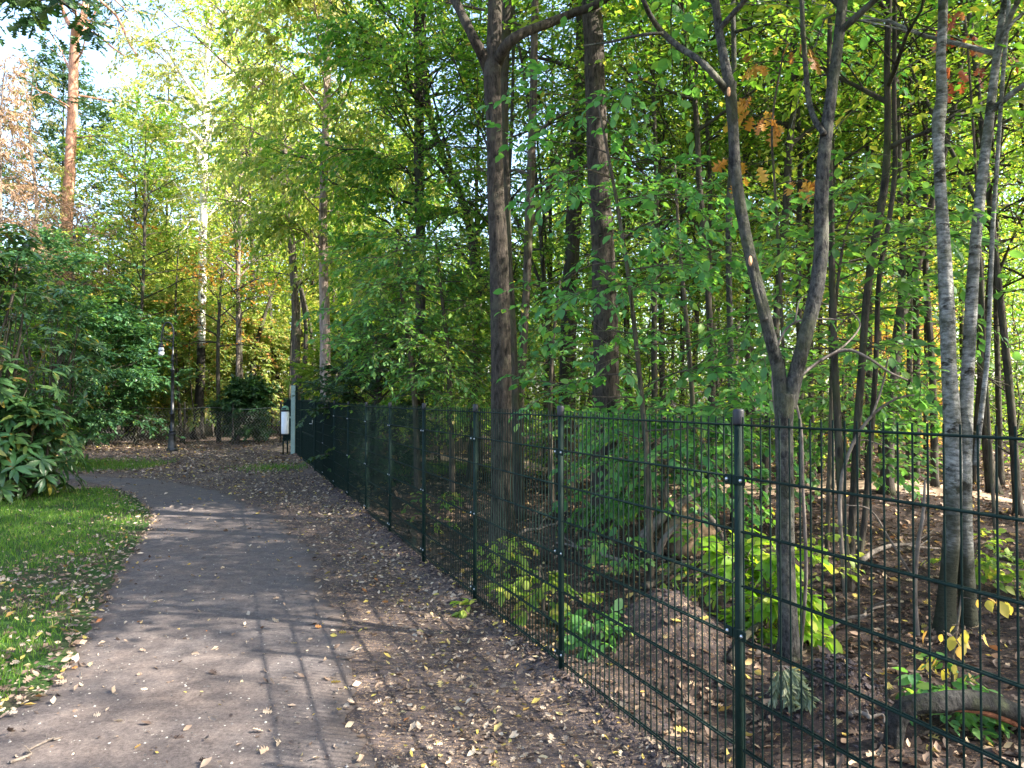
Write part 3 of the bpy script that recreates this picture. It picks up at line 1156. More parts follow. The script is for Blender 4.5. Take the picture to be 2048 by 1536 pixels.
def cand(rng, n, x0, x1, y0, y1, pw=1.0):
    """more points near the camera"""
    y = y0 * (y1 / y0) ** (rng.random(n) ** pw)
    x = x0 + (x1 - x0) * rng.random(n)
    return np.c_[x, y]


rng = np.random.default_rng(11)
# verge between path and fence
p = cand(rng, 120000, -8, 2.2, 1.8, 26)
s = fdist(p[:, 0], p[:, 1])
xr = poly_x(R2[:250], p[:, 1])
dr = p[:, 0] - xr
far = p[:, 1] > 15.2
keep = (s < .12) & ((dr > -.05) | far)
dens = np.where(far, .55, sst(-.05, .6, dr) * .85 + .12) * (.50 + .5 * sst(-.25, .5, wav(p[:, 0], p[:, 1], 2.1, .3)))
keep &= rng.random(len(p)) < dens
p = p[keep]
sz = (.020 + .038 * rng.random(len(p)) ** 2.4) * (1 + .035 * np.clip(p[:, 1] - 5, 0, 14))
scatter_leaves('fallen_leaves', p, sz, rng, label='drift of dry tan and yellow leaves between path and fence')
# far clearing
q = np.c_[rng.uniform(-16, -5, 9000), rng.uniform(15.8, 27, 9000)]
q = q[(fdist(q[:, 0], q[:, 1]) < .1) & (q[:, 1] > poly_x(R2, np.clip(q[:, 0] * 0 + q[:, 1], 0, 99)) * 0 + 16.2 + np.clip(-q[:, 0] - 9, 0, 9) * .25)]
scatter_leaves('fallen_leaves', q, .05 + .05 * rng.random(len(q)), rng, label='fallen leaves around the foot of the street lamp')
# on the path itself
p = cand(rng, 11000, -9, .2, 2.6, 16)
k = np.clip((p[:, 0] - poly_x(L2[:245], p[:, 1])) / (poly_x(R2[:245], p[:, 1]) - poly_x(L2[:245], p[:, 1])), -1, 2)
edge = np.minimum(k, 1 - k)
keep = (edge > 0) & (rng.random(len(p)) < .26 + .55 * np.exp(-edge / .07))
p = p[keep]
scatter_leaves('fallen_leaves', p, (.018 + .044 * rng.random(len(p)) ** 2.0) * (1 + .04 * np.clip(p[:, 1] - 4, 0, 10)), rng, label='scattered single leaves lying on the footpath', lift=.018)
# lawn edge
p = cand(rng, 26000, -9, -2, 3, 14)
dl = poly_x(L2[:235], p[:, 1]) - p[:, 0]
bare = np.exp(-(((p[:, 0] + 4.1) / .75) ** 2 + ((p[:, 1] - 6.6) / 1.1) ** 2))
keep = (dl > -.08) & (rng.random(len(p)) < np.minimum(1, .95 * np.exp(-dl / .34) + .06 + 1.0 * bare))
p = p[keep]
scatter_leaves('fallen_leaves', p, .026 + .038 * rng.random(len(p)) ** 1.6, rng, label='pale leaves gathered along the edge of the lawn', lift=.03)
# wood floor
p = cand(rng, 95000, -4, 14, 1.6, 22)
s = fdist(p[:, 0], p[:, 1])
keep = (s > .12) & (rng.random(len(p)) < .48 + .5 * sst(-.3, .45, wav(p[:, 0], p[:, 1], 1.6, 1.1))) & (p[:, 0] < .72 * p[:, 1] + 1.5)
p = p[keep]
wd_ = np.min(np.hypot(p[:, None, 0] - WP[None, ::3, 0], p[:, None, 1] - WP[None, ::3, 1]), axis=1)
p = p[(wd_ > .45) | (rng.random(len(p)) < .25)]
p = p[rng.random(len(p)) < 1 - .85 * np.exp(-(((p[:, 0] - 1.62) ** 2 + (p[:, 1] - 3.85) ** 2) / .08)) - .75 * np.exp(-(((p[:, 0] - 1.0) ** 2 + (p[:, 1] - 4.9) ** 2) / .2))]
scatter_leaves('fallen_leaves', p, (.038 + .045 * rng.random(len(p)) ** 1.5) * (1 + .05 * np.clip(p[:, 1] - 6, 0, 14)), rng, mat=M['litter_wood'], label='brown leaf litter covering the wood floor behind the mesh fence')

# clods of dug soil along the foot of the fence
n = 7000
t_ = rng.uniform(-2.2, 6.5, n)
off = rng.normal(.02, .13, n)
pp = FA[None, :] + FU[None, :] * t_[:, None] + FN[None, :] * off[:, None]
mm = np.c_[rng.normal(1.62, .2, 900), rng.normal(3.85, .18, 900)]
mm = np.r_[mm, np.c_[rng.normal(1.0, .35, 1100), rng.normal(4.9, .35, 1100)]]
pp = np.r_[pp, mm]
n = len(pp)
O = np.array([(1, 0, 0), (0, 1, 0), (-1, 0, 0), (0, -1, 0), (0, 0, .8), (.6, .6, .45), (-.6, .6, .4), (-.6, -.6, .45), (.6, -.6, .4)], float)
OF = [(0, 5, 4), (5, 1, 4), (1, 6, 4), (6, 2, 4), (2, 7, 4), (7, 3, 4), (3, 8, 4), (8, 0, 4), (0, 1, 5), (1, 2, 6), (2, 3, 7), (3, 0, 8)]
s_ = (.004 + .016 * rng.random(n) ** 3)[:, None, None]
V = np.c_[pp, H(pp[:, 0], pp[:, 1])][:, None, :] + s_ * O[None] * rng.uniform(.6, 1.3, (n, 9, 3))
lo = (np.array([i for f in OF for i in f])[None, :] + np.arange(n)[:, None] * 9).ravel()
tag(link('soil_clods', raw_mesh('soil_clods', V.reshape(-1, 3), lo, np.full(n * 12, 3), False), flat_mat('dug_soil', (.052, .042, .043), .95, .1, .4, 40)), 'crumbly clods of dug soil along the foot of the mesh fence', None, None, 'stuff')

# grit on the path
n = 9000
p_ = cand(rng, n, -3.4, -.2, 2.4, 9)
k = (p_[:, 0] - poly_x(L2[:245], p_[:, 1])) / (poly_x(R2[:245], p_[:, 1]) - poly_x(L2[:245], p_[:, 1]))
p_ = p_[(k > .01) & (k < .99)]
n = len(p_)
s_ = (.0016 + .006 * rng.random(n) ** 4)[:, None, None]
V = np.c_[p_, H(p_[:, 0], p_[:, 1]) + .011][:, None, :] + s_ * O[None] * rng.uniform(.6, 1.3, (n, 9, 3))
lo = (np.array([i for f in OF for i in f])[None, :] + np.arange(n)[:, None] * 9).ravel()
tag(link('grit', raw_mesh('grit', V.reshape(-1, 3), lo, np.full(n * 12, 3), False), leaf_mat('grit_stone', [(0, (.03, .028, .028)), (.5, (.13, .115, .11)), (1, (.34, .31, .28))], 0.0)), 'loose grit and small stones on the footpath', None, None, 'stuff')

# grass blades
n = 150000
p = cand(rng, n, -11, -2, 3.2, 13.6)
dl = poly_x(L2[:235], p[:, 1]) - p[:, 0]
bare = np.exp(-(((p[:, 0] + 4.1) / .8) ** 2 + ((p[:, 1] - 6.6) / 1.2) ** 2))
keep = (dl > .02) & (rng.random(n) < sst(0, .35, dl) * (.45 + .55 * sst(-.5, .2, wav(p[:, 0], p[:, 1], 1.9, 4.1))) * (1 - .9 * bare))
p1 = p[keep]
p2 = np.c_[rng.uniform(-13.5, -8.2, 16000), rng.uniform(16.5, 19.5, 16000)]
p2 = p2[rng.random(len(p2)) < .9 * np.exp(-(((p2[:, 0] + 10.0) / 1.9) ** 2 + ((p2[:, 1] - 18.0) / .75) ** 2))]
p3 = np.c_[rng.uniform(-6.5, -3.5, 9000), rng.uniform(14, 20, 9000)]
p3 = p3[(fdist(p3[:, 0], p3[:, 1]) < -.05) & (rng.random(len(p3)) < np.exp(-(((p3[:, 0] + 5.35) / .6) ** 2 + ((p3[:, 1] - 17.3) / .6) ** 2)))]
p4 = np.c_[rng.uniform(-3.5, 0, 9000), rng.uniform(15.5, 18.5, 9000)]
p4 = p4[rng.random(len(p4)) < np.exp(-(((p4[:, 0] + 1.7) / 1.0) ** 2 + ((p4[:, 1] - 17.0) / .8) ** 2))]


def grass(pts, label, hgt):
    n = len(pts)
    a = rng.random(n) * 6.283
    hh = hgt * (.5 + rng.random(n)) * (1 + .03 * np.clip(pts[:, 1] - 5, 0, 9))
    wd = .0028 * (1 + .10 * np.clip(pts[:, 1] - 4, 0, 14))
    z = H(pts[:, 0], pts[:, 1])
    lean = rng.normal(0, .5, (n, 2)) * hh[:, None]
    B = np.c_[pts, z]
    sx = np.stack([np.cos(a) * wd, np.sin(a) * wd, 0 * a], -1)
    Mid = B + np.c_[lean * .35, hh * .6]
    Tp = B + np.c_[lean, hh]
    V = np.stack([B - sx, B + sx, Mid + sx * .7, Mid - sx * .7, Tp], 1).reshape(-1, 3)
    lo = (np.array([0, 1, 2, 3, 3, 2, 4])[None, :] + np.arange(n)[:, None] * 5).ravel()
    me = raw_mesh('grass', V, lo, np.tile([4, 3], n), False)
    return tag(link('grass', me, M['grass']), label, None, None, 'stuff')


grass(p1, 'short green grass of the lawn left of the path', .045)
grass(p2, 'thin grass patch on the far side of the path bend', .06)
grass(p3, 'small grass tuft at the foot of the gate', .06)
grass(p4, 'sunlit grass strip deep behind the mesh fence', .06)

# ================================================================== TREES: the ones that stand out
CAN = dict(limb_n=20, limb_len=2.6, elev=.5, rise=-.12, wob=.14, subs=7, sub_len=1.3, twigs=6, twig_len=.45, r0=.05)
bm = M

# maple right behind the fence
st = standing([(1008, 1092, 62), (1004, 1000, 50), (1003, 900, 47), (1003, 780, 45), (999, 560, 43), (992, 400, 38), (988, 250, 35), (985, 165, 38), (986, 130, 36), (988, 80, 32), (990, 0, 32)], .03, 1, top=15)
D = st[0, 1]
l1 = px_nodes([(984, 165, 26), (968, 118, 25), (945, 72, 22), (922, 25, 20), (900, -20, 19), (870, -90, 17), (820, -200, 12), (760, -330, 6)], D, .15, 2)
l2 = px_nodes([(990, 135, 26), (1012, 92, 25), (1045, 67, 22), (1100, 45, 20), (1150, 25, 18), (1195, 8, 17), (1260, -40, 15), (1330, -110, 11), (1400, -200, 6)], D, .2, 3)
tree('maple_tree', 'straight brown maple trunk forking into a left and a right limb above the fence', 'tree', [st, l1, l2], bm['bark_furrow'], 'green',
     [dict(CAN, h0=.55, h1=1, limb_n=22, limb_len=3.2), dict(CAN, stem=1, h0=.35, h1=1, limb_n=8, limb_len=1.7), dict(CAN, stem=2, h0=.45, h1=1, limb_n=8, limb_len=1.6)],
     seed=1, wscale=.90, sides=22, bump=.035, flare=.3, size=.10, k=9)
# dark stem just behind it
st = standing([(1040, 1040, 24), (1030, 800, 20), (1014, 500, 20), (1008, 300, 20), (1006, 150, 22), (1014, 0, 24)], .1, 4, top=14)
tree('ash_tree', 'dark straight trunk half hidden right behind the forking maple trunk', 'tree', [st], bm['bark_dark'], 'green', [dict(CAN, h0=.5, limb_n=14)], seed=2, size=.10)
# the stout pair to the right of it
st = standing([(1222, 1034, 84), (1216, 900, 66), (1213, 780, 60), (1208, 560, 52), (1199, 380, 48), (1193, 250, 46), (1188, 100, 45), (1183, 0, 43)], .05, 5, top=17)
tree('oak_tree', 'stoutest dark furrowed trunk right of the forking maple', 'tree', [st], bm['bark_furrow'], 'green', [dict(CAN, h0=.5, limb_n=22, limb_len=3.4)], seed=3, wscale=.90, sides=22, bump=.05, size=.10, k=9)
st = standing([(1130, 985, 44), (1133, 820, 34), (1137, 640, 32), (1145, 480, 30), (1152, 330, 30), (1160, 180, 26), (1165, 0, 24)], .1, 6, top=15)
tree('oak_tree', 'dark trunk left of the stoutest trunk leaning gently to the right', 'tree', [st], bm['bark_dark'], 'green', [dict(CAN, h0=.45, limb_n=16)], seed=4, size=.10)
st = standing([(1034, 1010, 22), (1040, 800, 17), (1052, 600, 16), (1060, 380, 17), (1067, 180, 15), (1070, 0, 14)], .12, 7, top=14)
a1 = px_nodes([(1053, 470, 9), (1085, 400, 8), (1115, 330, 7), (1130, 285, 5)], st[0, 1], .1)
tree('young_ash', 'slim mossy stem with one steep side branch between maple and stout trunk', 'tree', [st, a1], bm['bark'], 'green', [dict(CAN, h0=.3, limb_n=16, limb_len=1.8)], seed=5, size=.09)
st = standing([(940, 960, 16), (952, 760, 14), (948, 560, 13), (938, 450, 14), (915, 375, 14), (885, 310, 13), (862, 240, 14), (850, 160, 12), (846, 0, 10)], .1, 8, top=13)
a1 = px_nodes([(948, 540, 8), (930, 440, 7), (890, 430, 5), (840, 445, 4)], st[0, 1], .1)
tree('young_ash', 'thin dark stem bending left left of the maple trunk', 'tree', [st, a1], bm['bark_dark'], 'green', [dict(CAN, h0=.25, limb_n=18, limb_len=1.9)], seed=6, size=.09)
st = standing([(838, 955, 30), (838, 830, 22), (838, 700, 20), (842, 520, 19), (838, 350, 20), (838, 200, 19), (836, 0, 18)], .15, 9, top=12)
tree('lime_tree', 'dark upright trunk wrapped in foliage midway between the pale trunk and the maple', 'tree', [st], bm['bark_dark'], 'green', [dict(CAN, h0=.30, limb_n=40, limb_len=2.0, elev=.4, subs=9, twigs=8, r0=.03, wob=.18)], seed=7, size=.105, k=12, lv=dict(droop=.6))
# pale trunk with the tall drooping crown behind the gate
st = standing([(653, 922, 26), (651, 800, 22), (650, 680, 21), (648, 560, 19), (646, 440, 17), (650, 300, 15), (655, 150, 14), (660, 0, 12)], .1, 10, top=13.5)
tree('lime_tree', 'tall tree with pale brown trunk and drooping light green crown behind the fence', 'tree', [st], bm['bark_pale'], 'limepale',
     [dict(CAN, h0=.36, limb_n=44, limb_len=2.5, elev=.5, rise=-.35, subs=10, sub_len=1.5, twigs=8, twig_len=.5, r0=.028, wob=.18)], seed=8, size=.115, k=14, lv=dict(droop=1.0, flat=.5))

# forked cherry close behind the fence
st = standing([(1578, 1312, 62), (1576, 1260, 50), (1573, 1150, 46), (1571, 1050, 45), (1569, 930, 46), (1568, 850, 48), (1570, 790, 54)], .02, 11)
D = st[0, 1]
s1 = px_nodes([(1566, 815, 44), (1558, 745, 36), (1538, 665, 32), (1520, 590, 31), (1500, 510, 30), (1484, 430, 30), (1472, 350, 30), (1466, 260, 29), (1460, 185, 31), (1448, 120, 24), (1438, 60, 21), (1430, -10, 20), (1420, -120, 17), (1400, -300, 11), (1390, -500, 5)], D, .03, 1)
s2 = px_nodes([(1574, 815, 46), (1594, 735, 39), (1614, 660, 37), (1632, 585, 38), (1642, 500, 37), (1642, 420, 37), (1646, 340, 35), (1654, 260, 33), (1664, 180, 29), (1676, 90, 27), (1686, -10, 26), (1700, -150, 22), (1710, -350, 14), (1715, -520, 6)], D, .03, 2)
s3 = px_nodes([(1460, 190, 20), (1428, 150, 18), (1395, 118, 17), (1360, 95, 16), (1325, 65, 15), (1300, 30, 13), (1285, -5, 12), (1260, -80, 9), (1230, -160, 5)], D, .1, 3)
s4 = px_nodes([(1326, 66, 8), (1280, 70, 7), (1220, 84, 6), (1166, 92, 4)], D, .1, 4)
s5 = px_nodes([(1648, 268, 16), (1630, 240, 15), (1618, 200, 14), (1612, 140, 13), (1606, 60, 12), (1603, -10, 12), (1596, -150, 8)], D, .08, 5)
s6 = px_nodes([(1530, 640, 16), (1512, 580, 14), (1505, 540, 13), (1500, 522, 12)], D - .05, 0, 6)
tree('cherry_tree', 'grey trunk forking low into two long wavy stems behind the nearest fence post', 'tree', [st, s1, s2, s3, s4, s5, s6], bm['bark_grey'], 'shade',
     [dict(CAN, stem=1, h0=.55, limb_n=12, limb_len=1.5, twigs=5), dict(CAN, stem=2, h0=.55, limb_n=12, limb_len=1.6, twigs=5)], seed=9, wscale=.73, scars=[(1457, 184, 4.66, .030), (1500, 522, 4.66, .032)], sides=18, bump=.05, flare=.22, leafkind='ovate', size=.085, k=7)

# silvery twin stems at the right
st = standing([(1893, 1262, 58), (1893, 1200, 44), (1902, 1080, 42), (1908, 950, 42), (1904, 840, 42), (1898, 740, 38), (1894, 620, 38), (1888, 500, 33), (1882, 400, 29), (1877, 300, 27), (1878, 240, 33), (1884, 190, 28), (1882, 110, 24), (1886, 0, 23)], .02, 12, top=12)
D = st[0, 1]
s1 = px_nodes([(1938, 1262, 46), (1930, 1100, 42), (1926, 960, 40), (1930, 850, 36), (1936, 740, 32), (1942, 620, 31), (1950, 500, 27), (1962, 380, 26), (1976, 260, 24), (1990, 140, 21), (2012, 0, 20), (2040, -150, 15), (2070, -320, 8)], D + .06, .02, 2)
s1[0, 2] = st[0, 2]
s2 = px_nodes([(1950, 930, 13), (1962, 830, 13), (1974, 720, 12), (1980, 600, 11), (1986, 450, 11), (1996, 300, 10), (2006, 150, 10), (2018, 0, 9), (2030, -200, 5)], D + .02, .05, 3)
s3 = px_nodes([(1990, 130, 10), (2015, 60, 9), (2050, 25, 8), (2110, 0, 6)], D, .05, 3)
tree('rowan_tree', 'twin silvery lichen spotted trunks rising side by side at the right', 'tree', [st, s1, s2, s3], bm['bark_silver'], 'lime',
     [dict(CAN, stem=0, h0=.60, limb_n=12, limb_len=1.7), dict(CAN, stem=1, h0=.65, limb_n=8, limb_len=1.3)], seed=10, wscale=.74, sides=18, bump=.05, flare=.25, size=.085, k=8)
# behind the twins
st = standing([(1985, 985, 30), (1972, 870, 22), (1963, 740, 20), (1960, 560, 19), (1956, 380, 18), (1953, 200, 18), (1950, 0, 17)], .08, 13, top=13)
tree('elm_tree', 'dark trunk directly behind the silvery twin trunks', 'tree', [st], bm['bark_dark'], 'lime', [dict(CAN, h0=.35, limb_n=18, limb_len=2.0)], seed=11, wscale=.78, size=.09)
st = standing([(1770, 985, 34), (1778, 860, 27), (1786, 760, 26), (1798, 660, 27), (1812, 590, 27)], .05, 14)
D = st[0, 1]
s1 = px_nodes([(1808, 610, 24), (1826, 555, 22), (1843, 500, 20), (1856, 440, 18), (1875, 360, 16), (1905, 230, 14), (1925, 100, 12), (1940, -40, 10), (1950, -300, 5)], D, .1)
s2 = px_nodes([(1806, 620, 20), (1803, 560, 18), (1806, 500, 16), (1800, 400, 15), (1796, 250, 14), (1790, 100, 13), (1785, -60, 12), (1780, -320, 5)], D + .1, .1)
tree('elm_tree', 'dark trunk forking at mid height before the yellow and pink foliage', 'tree', [st, s1, s2], bm['bark_dark'], 'lime', [dict(CAN, stem=1, h0=.4, limb_n=10, limb_len=1.9), dict(CAN, stem=2, h0=.4, limb_n=12, limb_len=2)], seed=12, wscale=.78, size=.09)
st = standing([(1694, 1178, 34), (1688, 1080, 25), (1680, 950, 23), (1674, 820, 21), (1668, 680, 19), (1664, 540, 18), (1662, 400, 15), (1658, 200, 14), (1660, 0, 12)], .04, 15, top=9)
s1 = px_nodes([(1700, 1165, 26), (1704, 1050, 22), (1712, 900, 22), (1722, 760, 22), (1733, 600, 22), (1752, 470, 22), (1770, 360, 22), (1776, 240, 20), (1774, 120, 18), (1778, 0, 17), (1780, -250, 10)], st[0, 1], .06)
s2 = px_nodes([(1708, 1168, 20), (1728, 1050, 18), (1740, 900, 16), (1752, 720, 15), (1758, 560, 14), (1780, 430, 14), (1790, 330, 15), (1788, 180, 13), (1790, 0, 12), (1792, -250, 6)], st[0, 1] + .15, .06)
tree('hazel_clump', 'cluster of three dark stems from one foot right of the forked grey trunk', 'tree', [st, s1, s2], bm['bark_dark'], 'green', [dict(CAN, stem=0, h0=.6, limb_n=8, limb_len=1.0), dict(CAN, stem=1, h0=.6, limb_n=9, limb_len=1.2)], seed=13, wscale=.66, size=.085)
st = standing([(1470, 1075, 20), (1466, 960, 16), (1463, 800, 16), (1460, 640, 15), (1457, 480, 15), (1462, 330, 14), (1468, 180, 13), (1466, 0, 12)], .06, 16, top=10)
tree('young_hornbeam', 'straight slim stem rising just behind the nearest fence post', 'tree', [st], bm['bark_grey'], 'shade', [dict(CAN, h0=.55, limb_n=12, limb_len=1.4)], seed=14, wscale=.78, size=.085)
st = standing([(1412, 1040, 20), (1420, 900, 18), (1425, 760, 17), (1418, 620, 16), (1412, 520, 16), (1400, 380, 15), (1390, 200, 13), (1372, 90, 10), (1362, 0, 9)], .08, 17, top=11)
tree('young_hornbeam', 'slim dark stem left of the nearest fence post leaning slightly left', 'tree', [st], bm['bark_dark'], 'green', [dict(CAN, h0=.45, limb_n=14, limb_len=1.7)], seed=15, wscale=.78, size=.09)
st = standing([(1530, 1010, 22), (1535, 860, 18), (1548, 700, 17), (1560, 540, 18), (1572, 420, 19), (1578, 300, 18), (1590, 160, 17), (1580, 0, 15)], .08, 18, top=12)
tree('young_hornbeam', 'dark stem seen between the two arms of the forked grey trunk', 'tree', [st], bm['bark_dark'], 'green', [dict(CAN, h0=.42, limb_n=16, limb_len=1.9)], seed=16, wscale=.78, size=.09)

# ------------------------------------------------ left background
st = np.vstack([px_nodes([(396, 868, 22), (399, 800, 18), (402, 700, 16), (404, 600, 15), (406, 480, 15), (409, 300, 14), (414, 150, 12), (418, 0, 10)], 28.5, .2, 1)])
st[0, 2] = H(st[0, 0], st[0, 1])
st = extend(st, 20)
b1 = px_nodes([(404, 395, 9), (430, 398, 9), (455, 394, 8), (480, 402, 8), (515, 425, 6), (550, 440, 4)], 28.4, .2)
b2 = px_nodes([(409, 350, 7), (395, 300, 6), (372, 285, 5), (330, 282, 3)], 28.4, .2)
b3 = px_nodes([(410, 240, 6), (388, 220, 5), (360, 190, 3)], 28.4, .2)
tree('birch_tree', 'white barked birch with sunlit pale yellow crown behind the street lamp', 'tree', [st, b1, b2, b3], bm['bark_birch'], 'pale',
     [dict(CAN, h0=.36, limb_n=40, limb_len=3.0, elev=.6, rise=-.25, subs=9, sub_len=1.4, twigs=7, twig_len=.6, r0=.05)], seed=20, size=.12, k=7, lv=dict(droop=.9, flat=.4))
st = px_nodes([(474, 850, 9), (476, 700, 8), (476, 560, 8), (479, 480, 7), (482, 330, 6)], 27.5, .2, 4)
st[0, 2] = H(st[0, 0], st[0, 1])
st = extend(st, 11)
tree('young_birch', 'thin pale stem right of the white birch', 'tree', [st], bm['dead'], 'lime', [dict(CAN, h0=.35, limb_n=24, limb_len=2.0, subs=6)], seed=21, size=.12, k=7)
st = px_nodes([(272, 880, 8), (276, 760, 7), (282, 640, 6), (288, 520, 6), (290, 380, 5)], 26.8, .2, 5)
st[0, 2] = H(st[0, 0], st[0, 1])
st = extend(st, 11)
tree('red_oak', 'young oak with orange autumn leaves among the green left of the street lamp', 'tree', [st], bm['bark_dark'], 'mixed', [dict(CAN, h0=.25, limb_n=30, limb_len=2.3, subs=7)], seed=22, size=.13, k=8)
st = px_nodes([(438, 845, 8), (436, 700, 7), (440, 600, 5), (445, 520, 3)], 27.0, .2, 5)
st[0, 2] = H(st[0, 0], st[0, 1])
tree('small_beech', 'low rust brown leaved tree beside the white birch trunk', 'tree', [st], bm['bark_dark'], 'rust', [dict(CAN, h0=.5, h1=1, limb_n=14, limb_len=1.5, subs=5, twigs=4)], seed=23, size=.12, k=6)
# dead oak limbs in the tall crown
st = px_nodes([(590, 872, 22), (592, 700, 17), (588, 560, 15), (575, 400, 15), (556, 362, 13), (520, 340, 11), (500, 310, 9), (470, 305, 7), (462, 302, 5)], 24.5, .3, 6)
st[0, 2] = H(st[0, 0], st[0, 1])
c1 = px_nodes([(580, 420, 12), (572, 330, 12), (560, 245, 12), (535, 210, 11), (510, 180, 10), (490, 160, 9), (478, 120, 8), (462, 70, 7), (448, 20, 5)], 24.4, .3)
c2 = px_nodes([(500, 310, 7), (503, 260, 6), (500, 215, 5), (512, 195, 4)], 24.4, .2)
c3 = px_nodes([(520, 340, 6), (540, 290, 5), (560, 265, 4)], 24.4, .2)
tree('old_oak', 'old oak with crooked half bare limbs showing through the light green crown', 'tree', [st, c1, c2, c3], bm['bark'], 'lime', [dict(CAN, stem=1, h0=.1, limb_n=16, limb_len=2.0, subs=6), dict(CAN, stem=0, h0=.45, limb_n=14, limb_len=2.2, subs=6)], seed=24, size=.115, k=7, bump=.1)
# pine
st = px_nodes([(128, 870, 26), (130, 640, 23), (134, 440, 22), (140, 330, 20), (144, 240, 19), (147, 150, 18), (150, 75, 17), (153, 58, 18), (166, 35, 14), (172, 0, 13), (178, -60, 12), (176, -170, 10), (180, -300, 5)], 30, .2, 7)
st[0, 2] = H(st[0, 0], st[0, 1])
c1 = px_nodes([(150, 62, 10), (136, 45, 8), (126, 20, 7), (118, -10, 7), (108, -80, 5), (100, -160, 3)], 30, .3)
c2 = px_nodes([(154, 58, 7), (172, 62, 6), (198, 72, 5), (225, 95, 4), (250, 112, 3)], 30, .3)
c3 = px_nodes([(200, 0, 5), (235, 35, 5), (258, 85, 5), (275, 112, 4)], 30, .3)
tree('pine_tree', 'tall pine with bare reddish trunk at the far left', 'tree', [st, c1, c2, c3], bm['bark_pine'], 'pale',
     [dict(CAN, h0=.50, h1=1, limb_n=20, limb_len=3.4, elev=.1, rise=.05, subs=5, sub_len=1.0, twigs=5, twig_len=.5, leaf='dark')], seed=25, leafkind='narrow', size=.2, k=12, lv=dict(splay=.6, nj=1, flat=.2), flare=.2)


def column(name, label, cat, px, D, top, leaf, R_, n, seed, shape='cone', size=.12, k=8, lk='simple', bark='bark_dark', h0=.05, elev=.4, rise=-.2, subs=9, twigs=6, group=None, lv={}, w=.13, lean=0.0):
    x = at(px, 800, D)[0]
    z = float(H(x, D))
    rr = np.random.default_rng(seed)
    hh = np.linspace(0, 1, 6)
    st = np.array([[x + lean * h * h * top + rr.normal(0, .06) * (i > 0), D + rr.normal(0, .08) * (i > 0), z - .05 + (top + .05) * h, w * (1 - .85 * h)] for i, h in enumerate(hh)])
    return tree(name, label, cat, [st], M[bark], leaf, [dict(limb_n=int(n * 1.15), limb_len=R_, elev=elev, rise=rise, subs=subs, sub_len=R_ * .45, twigs=twigs, twig_len=.4 * R_ / 2.2, r0=.022, h0=h0, h1=1, shape=shape, wob=.14)], seed=seed, size=size * 1.1, k=k + 1, leafkind=lk, lv=lv, group=group, sides=10)


column('cedar_tree', 'dense dark evergreen behind the reddish pine trunk', 'tree', 118, 37, 17.5, 'dark', 3.0, 60, 30, 'round', .15, 9, h0=.1)
column('larch_tree', 'withered pinkish brown conifer at the left edge', 'tree', -8, 27, 13.6, 'brown', 2.6, 60, 31, 'cone', .13, 8, 'narrow', 'dead', lv=dict(droop=.8, flat=.3))
column('larch_tree', 'thin half bare conifer with grey twigs between evergreen and left edge', 'tree', 62, 29, 14.5, 'pale', 1.9, 40, 32, 'cone', .12, 4, 'narrow', 'dead', lv=dict(droop=.8, flat=.3))
column('dead_conifer', 'low dead conifer with tangled grey brown branches before the reddish pine trunk', 'tree', 150, 28.4, 8.3, 'brown', 1.9, 62, 41, 'round', .10, 3, 'narrow', 'dead', h0=.25, lv=dict(droop=.6, flat=.2))
column('beech_tree', 'tall mid green tree between pine and white birch', 'tree', 262, 33, 12.8, 'limepale', 3.6, 46, 33, 'round', .13, 9, h0=.12)
column('birch_tree', 'tall pale gold crown with its top out of view right of the white birch', 'tree', 330, 36, 17, 'pale', 2.6, 30, 34, 'round', .14, 7, h0=.3, lv=dict(droop=.8))
column('poplar_tree', 'tall light green crown between birch and the drooping lime', 'tree', 500, 33, 18, 'lime', 3.3, 46, 35, 'round', .14, 8, h0=.15)
column('beech_tree', 'broad green crown behind the pale brown trunk', 'tree', 620, 37, 16.5, 'limepale', 3.2, 44, 36, 'round', .13, 9, h0=.12)
column('maple_tree', 'dense dark green tree filling the gap right of the drooping lime', 'tree', 792, 25, 9.5, 'green', 2.2, 36, 37, 'round', .115, 9, h0=.33)
column('beech_tree', 'tall green crown far behind between lime and maple trunk', 'tree', 800, 38, 16, 'green', 3.2, 36, 38, 'round', .14, 8, h0=.2)
column('yew_bush', 'dark evergreen bush under the green crown behind the mesh fence', 'shrub', 752, 14.5, 2.7, 'dark', 1.0, 40, 39, 'round', .075, 8, h0=.02, subs=6)
# under-storey hedge behind the chain link fence
US = [(-5, 21.5, 4.6, 'green', 1.9, 'broad leaved shrub at the left edge beyond the path bend'), (95, 24, 6.0, 'bluegreen', 2.2, 'tall blue green shrub left of the brown stem by the path bend'),
      (190, 27.5, 5.2, 'bluegreen', 2.1, 'dark bluish shrub behind the left end of the chain link fence'), (262, 29, 7.0, 'limepale', 2.4, 'green tree like shrub behind the street lamp on its left'),
      (368, 29.5, 5.4, 'olive', 2.1, 'light green shrub right behind the street lamp hook'), (430, 31, 5.0, 'olive', 2.2, 'yellowish green shrub at the foot of the white birch'),
      (520, 31, 4.2, 'olive', 1.7, 'brownish green shrub between birch and litter bin'), (585, 34, 6.0, 'limepale', 2.0, 'green shrub behind the litter bin'),
      (205, 24.2, 4.0, 'bluegreen', 1.7, 'low blue green shrub overhanging the left chain link fence'), (488, 26.6, 1.9, 'dark', .8, 'dark leafy bush growing through the chain link fence'),
      (690, 23, 3.8, 'lime', 1.2, 'light green sapling bush right of the pale brown trunk')]
for i, (px, D, top, lf, R_, lab) in enumerate(US):
    column('shrub', lab, 'shrub', px, D, top, lf, R_, 44, 50 + i, 'round', .115, 8, h0=.14, elev=.35, subs=7, twigs=6, w=.035)

